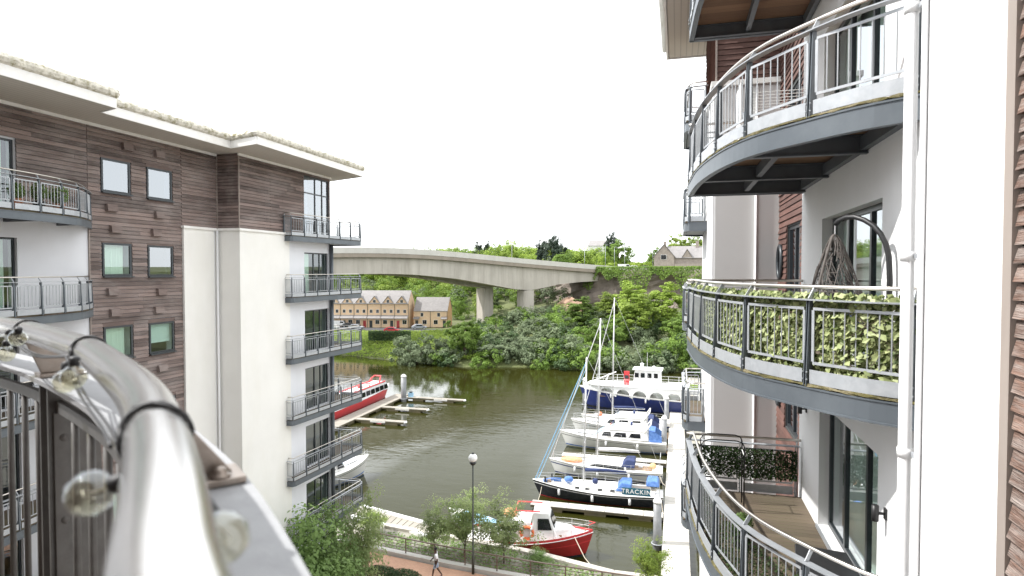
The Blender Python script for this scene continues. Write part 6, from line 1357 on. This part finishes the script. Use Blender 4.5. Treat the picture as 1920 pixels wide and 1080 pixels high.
for i in range(260):            # the ridge beyond the bridge
    px, D = r_.uniform(600, 1120), r_.uniform(262, 330); q = at(px, 508, D=D); z = hland(q.x, q.y)
    yt = np.interp(px, [600, 740, 800, 860, 940, 960, 1010, 1080, 1120], [470, 468, 462, 458, 462, 455, 462, 465, 462]) + r_.uniform(0, 14); h = max(at(px, yt, D=D).z - z, 3)
    sp.append((q.x, q.y, z, h, r_.uniform(4, 6.5)))
for i in range(70):
    px, D = r_.uniform(1130, 1420), r_.uniform(240, 300); q = at(px, 508, D=D); z = hland(q.x, q.y); yt = np.interp(px, [1130, 1160, 1200, 1215, 1230, 1270, 1420], [470, 478, 497, 492, 478, 468, 465]) + r_.uniform(0, 12); h = max(at(px, yt, D=D).z - z, 3)
    sp.append((q.x, q.y, z, h, r_.uniform(3, 5)))
wood('ridge_wood', sp, 22, ['leaf_bright', 'leaf_mid', 'leaf_bright', 'leaf_mid'], .6, ('belt of', 'trees along the ridge beyond the bridge'))
sp = []
for i in range(260):            # tangled scrub on the river bank and below the cliff
    x_ = r_.uniform(-52, 62); q = Vector((x_, interp(x_, SHX, SHY) + 46 * r_.random() ** 1.6 + .6, 0)); z = hland(q.x, q.y); px = 1040 if x_ > -34 else 900
    if z < -21.3 or (abs((Vector((q.x, q.y)) - BA).dot(BD) - 55) < 9 and 0 < (Vector((q.x, q.y)) - BA).dot(BN) < 15): continue
    sp.append((q.x, q.y, z - .3, r_.uniform(2.4, 4.2) if px < 1040 else r_.uniform(3, 6), r_.uniform(2.2, 4)))
wood('bank_scrub', sp, 23, ['leaf_grey', 'leaf_mid', 'leaf_dark', 'leaf_mid', 'leaf_grey'], .42, ('tangle of', 'scrub on the far bank below the cliff'))
# grassy bank below the houses, hedge, cliff-top ivy
n_ = 26000; px = RNG.uniform(560, 900, n_); D = RNG.uniform(134, 172, n_); pts = []
for a, b in zip(px, D):
    q = at(a, 508, D=b); z = hland(q.x, q.y)
    if z > -20.6: pts.append((q.x, q.y, z + random.uniform(0, .7)))
pts = np.array(pts); np_obj('bank_grass', *leaf_mesh(pts, np.tile([0, -.4, 1], (len(pts), 1)), .55, .5, .6), 'leaf_bright', None, 'stuff', 'rough bright grass on the far bank below the houses', 'grass')
pts = []
for i in range(16000):
    x = random.uniform(-30, 75); y = interp(x, CLX, CLY) - 1.6; t = random.random() ** 1.8; dz = 1.3 - t * (5.5 + 3 * math.sin(x * .35) + 1.5 * math.sin(x * 1.1)); pts.append((x, y - random.uniform(0, 1.6) - t * .8, dz))
pts = np.array(pts); np_obj('cliff_ivy', *leaf_mesh(pts, np.tile([0, -1, .6], (len(pts), 1)), .5, .7, .5), 'leaf_mid', None, 'stuff', 'ivy hanging over the top of the brown cliff', 'ivy')
g = MB()
pts = []
for i in range(5000):
    a = at(random.uniform(690, 770), 508, D=random.uniform(152, 154)); pts.append((a.x, a.y, -17.2 + random.uniform(0, 2.3)))
pts = np.array(pts); np_obj('clipped_hedge', *leaf_mesh(pts, np.tile([0, -.5, .8], (len(pts), 1)), .35, .6, .8), 'leaf_dark', None, None, 'dark clipped hedge on top of the grassy bank below the terrace', 'hedge')
# --- single trees and shrubs one can point to
G1 = 'shrubs along the far bank'
plant('bank_shrub', 'shrub', 782, 136, 622, 'grey-green willow shrub overhanging the water left of the bright tree', 'shrub', G1, 1.35)
plant('bank_shrub', 'shrub', 815, 137, 632, 'grey-green shrub between the willow and the bright round tree', 'shrub', G1, 1.1)
plant('bank_shrub', 'shrub', 760, 141, 640, 'small dark shrub at the left end of the bank shrubs', 'shrub', G1, .9, 'leaf_dark')
plant('bank_tree', 'broad', 872, 136, 592, 'bright green rounded tree on the far bank left of the bridge piers', 'tree', None, .95)
plant('bank_shrub', 'shrub', 930, 137, 640, 'broad grey-green shrub at the waterline below the left bridge pier', 'shrub', G1, 1.35)
plant('bank_shrub', 'shrub', 985, 139, 630, 'grey-green shrub at the waterline below the right bridge pier', 'shrub', G1, 1.5)
plant('bank_shrub', 'shrub', 940, 150, 622, 'grey shrub hiding the foot of the left pier', 'shrub', G1, 1.2)
plant('bank_shrub', 'bank', 1050, 135, 630, 'green bush at the waterline right of the bridge piers', 'shrub', G1, 1.0)
plant('bank_shrub', 'shrub', 1040, 150, 590, 'tall grey-green shrub on the slope right of the bridge piers', 'shrub', G1, 1.5)
plant('bank_tree', 'tall', 1092, 156, 556, 'light green tree in front of the cliff right of the sandstone patch', 'tree', None, 1.45, 'leaf_mid')
plant('bank_tree', 'tall', 1140, 160, 548, 'upright yellow-green tree below the end of the bridge', 'tree', None, 1.25)
plant('bank_tree', 'broad', 1220, 164, 560, 'mid green tree between the two tallest yellow-green trees', 'tree', None, 1.1)
plant('bank_tree', 'bank', 1070, 160, 585, 'bushy tree just below the sandstone outcrop', 'tree', None, 1.2)
plant('bank_tree', 'tall', 1182, 158, 528, 'tallest yellow-green tree in front of the cliff', 'tree', None, 1.6)
plant('bank_tree', 'tall', 1200, 146, 552, 'broad light green tree behind the yacht masts', 'tree', None, 1.7)
plant('bank_tree', 'tall', 1252, 156, 530, 'bright yellow-green tree beside the right building', 'tree', None, 1.6)
plant('bank_tree', 'broad', 1282, 142, 585, 'rounded green tree next to the right building balconies', 'tree', None, 1.15, 'leaf_mid')
plant('bank_tree', 'broad', 1150, 140, 590, 'spreading tree on the waterline behind the passenger boat mast', 'tree', None, 1.05)
plant('bank_tree', 'bank', 1230, 134, 640, 'bushy green tree on the waterline behind the wheelhouse', 'tree', None, 1.0)
plant('bank_tree', 'bank', 1105, 134, 640, 'bush on the waterline behind the leaning yacht stays', 'shrub', None, 1.0)
plant('bank_tree', 'bank', 1300, 134, 640, 'bush on the waterline beside the right building', 'shrub', None, 1.1)
plant('cedar_tree', 'cedar', 1036, 244, 437, 'broad dark cedar rising above the bridge deck', 'tree', None, .95)
plant('conifer_tree', 'spire', 1013, 250, 446, 'narrow dark conifer just left of the cedar', 'tree', None, .8)
plant('conifer_tree', 'spire', 897, 280, 450, 'dark conifer on the ridge, left of a pair', 'tree', None, 1.1); plant('conifer_tree', 'spire', 914, 282, 448, 'dark conifer on the ridge, right of a pair', 'tree', None, .8)
plant('conifer_tree', 'cedar', 1147, 285, 431, 'dark pine top poking above the bright tree at the bridge end', 'tree', None, .6)
plant('ridge_tree', 'broad', 1160, 245, 447, 'bright green round tree above the end of the bridge', 'tree', None, 1.35, 'leaf_mid'); plant('ridge_tree', 'broad', 955, 265, 449, 'pale green tree standing above the ridge left of the cedar', 'tree', None, 1.1, 'leaf_bright')
plant('ridge_tree', 'broad', 1270, 240, 437, 'large bright tree behind the roof of the stone house', 'tree', None, 1.3, 'leaf_bright'); plant('ridge_tree', 'broad', 1305, 235, 440, 'tree behind the stone house next to the right building', 'tree', None, 1.2, 'leaf_bright'); plant('ridge_tree', 'broad', 1232, 248, 462, 'tree left of the stone house gable', 'tree', None, .9)
# --- near trees and shrubs on our side
def near(name, key, px, py, z, s, label, cat='tree', rz=None, sz=None, mat=None):
    p = at(px, py, Z=z); return tree(name, key, (p.x, p.y, z), s, rz, label, cat, None, sz, mat)
tree('garden_tree', 'bush', (-15.9, 23.4, PROM), 1.45, 1.0, 'tall light green tree in front of the cream wall beside the steel plate', 'tree', None, 1.62)
tree('garden_tree', 'bush', (-16.1, 25.4, PROM), 1.15, 2.1, 'light green tree standing in front of the lowest left balconies', 'tree', None, 1.5)
tree('garden_tree', 'bush', (-14.2, 23.6, PROM), 1.3, 3.0, 'dense green shrub at the bottom edge beside the steel plate', 'shrub', None, 1.1)
tree('garden_tree', 'bush', (-16.4, 27.8, PROM), .8, 4.0, 'low leafy shrub beside the curved wall', 'shrub', None, .9)
tree('flowering_tree', 'birch', (-16.1, 29.0, PROM), .75, .5, 'pale-leaved small tree in front of the lowest left balcony', 'tree', None, 1.15, 'leaf_birch')
near('flowering_shrub', 'birch', 660, 1075, PROM + .1, .42, 'small shrub with pinkish leaves at the corner of the path', 'shrub', 2.5, .42, 'leaf_pink')
near('birch_tree', 'birch', 870, 1046, -18.75, .9, 'airy light green birch behind the lamp post', 'tree', .3, .78)
near('birch_tree', 'birch', 945, 1056, -18.75, .95, 'light green birch in front of the red fishing boat stern', 'tree', 1.9, .72)
near('birch_tree', 'birch', 815, 1036, -18.75, .55, 'small thin birch at the end of the ramp', 'tree', 3.3, .52)
near('river_shrub', 'birch', 1215, 1110, -18.7, .55, 'yellow-green shrub at the foot of the right walkway', 'shrub', 4.1, .55, 'leaf_bright')
near('river_shrub', 'bush', 1010, 1070, -18.75, .5, 'low green shrub under the red boat hull by the railing', 'shrub', 4.4, .3)
near('river_shrub', 'bush', 700, 1000, -18.75, .6, 'bright green shrub beside the ramp and the railing', 'shrub', 5.0, .35, 'leaf_bright')
for i, (px, py, lab) in enumerate(((715, 1085, 'left mound of the dark green box hedge beside the path'), (757, 1092, 'right mound of the dark green box hedge beside the path'))):
    p = at(px, py, Z=PROM); n_ = 3500; gg = RNG.normal(0, 1, (n_, 3)); gg /= np.linalg.norm(gg, axis=1)[:, None]; gg[:, 2] = np.abs(gg[:, 2])
    np_obj('box_hedge', *leaf_mesh(np.array([p.x, p.y, PROM]) + gg * np.array([1.35, .8, .75]) * RNG.uniform(.75, 1, n_)[:, None], gg, .09, .6, .6), 'leaf_dark', None, None, lab, 'hedge')
pts = np.stack([RNG.uniform(-21, 1.3, 5000), RNG.uniform(35.6, 40, 5000), -18.72 + RNG.uniform(0, .25, 5000) ** 1.5], 1); pts = pts[pts[:, 1] < np.interp(pts[:, 0], [-21, -13, -9, -3.7, 1.4], [40.6, 39.7, 39.1, 37.7, 37.7])]
np_obj('planting_strip', *leaf_mesh(pts, np.tile([0, 0, 1], (len(pts), 1)), .22, .45, .8), 'leaf_shrub', None, 'stuff', 'low ground cover between the riverside railing and the quay edge', 'plants')
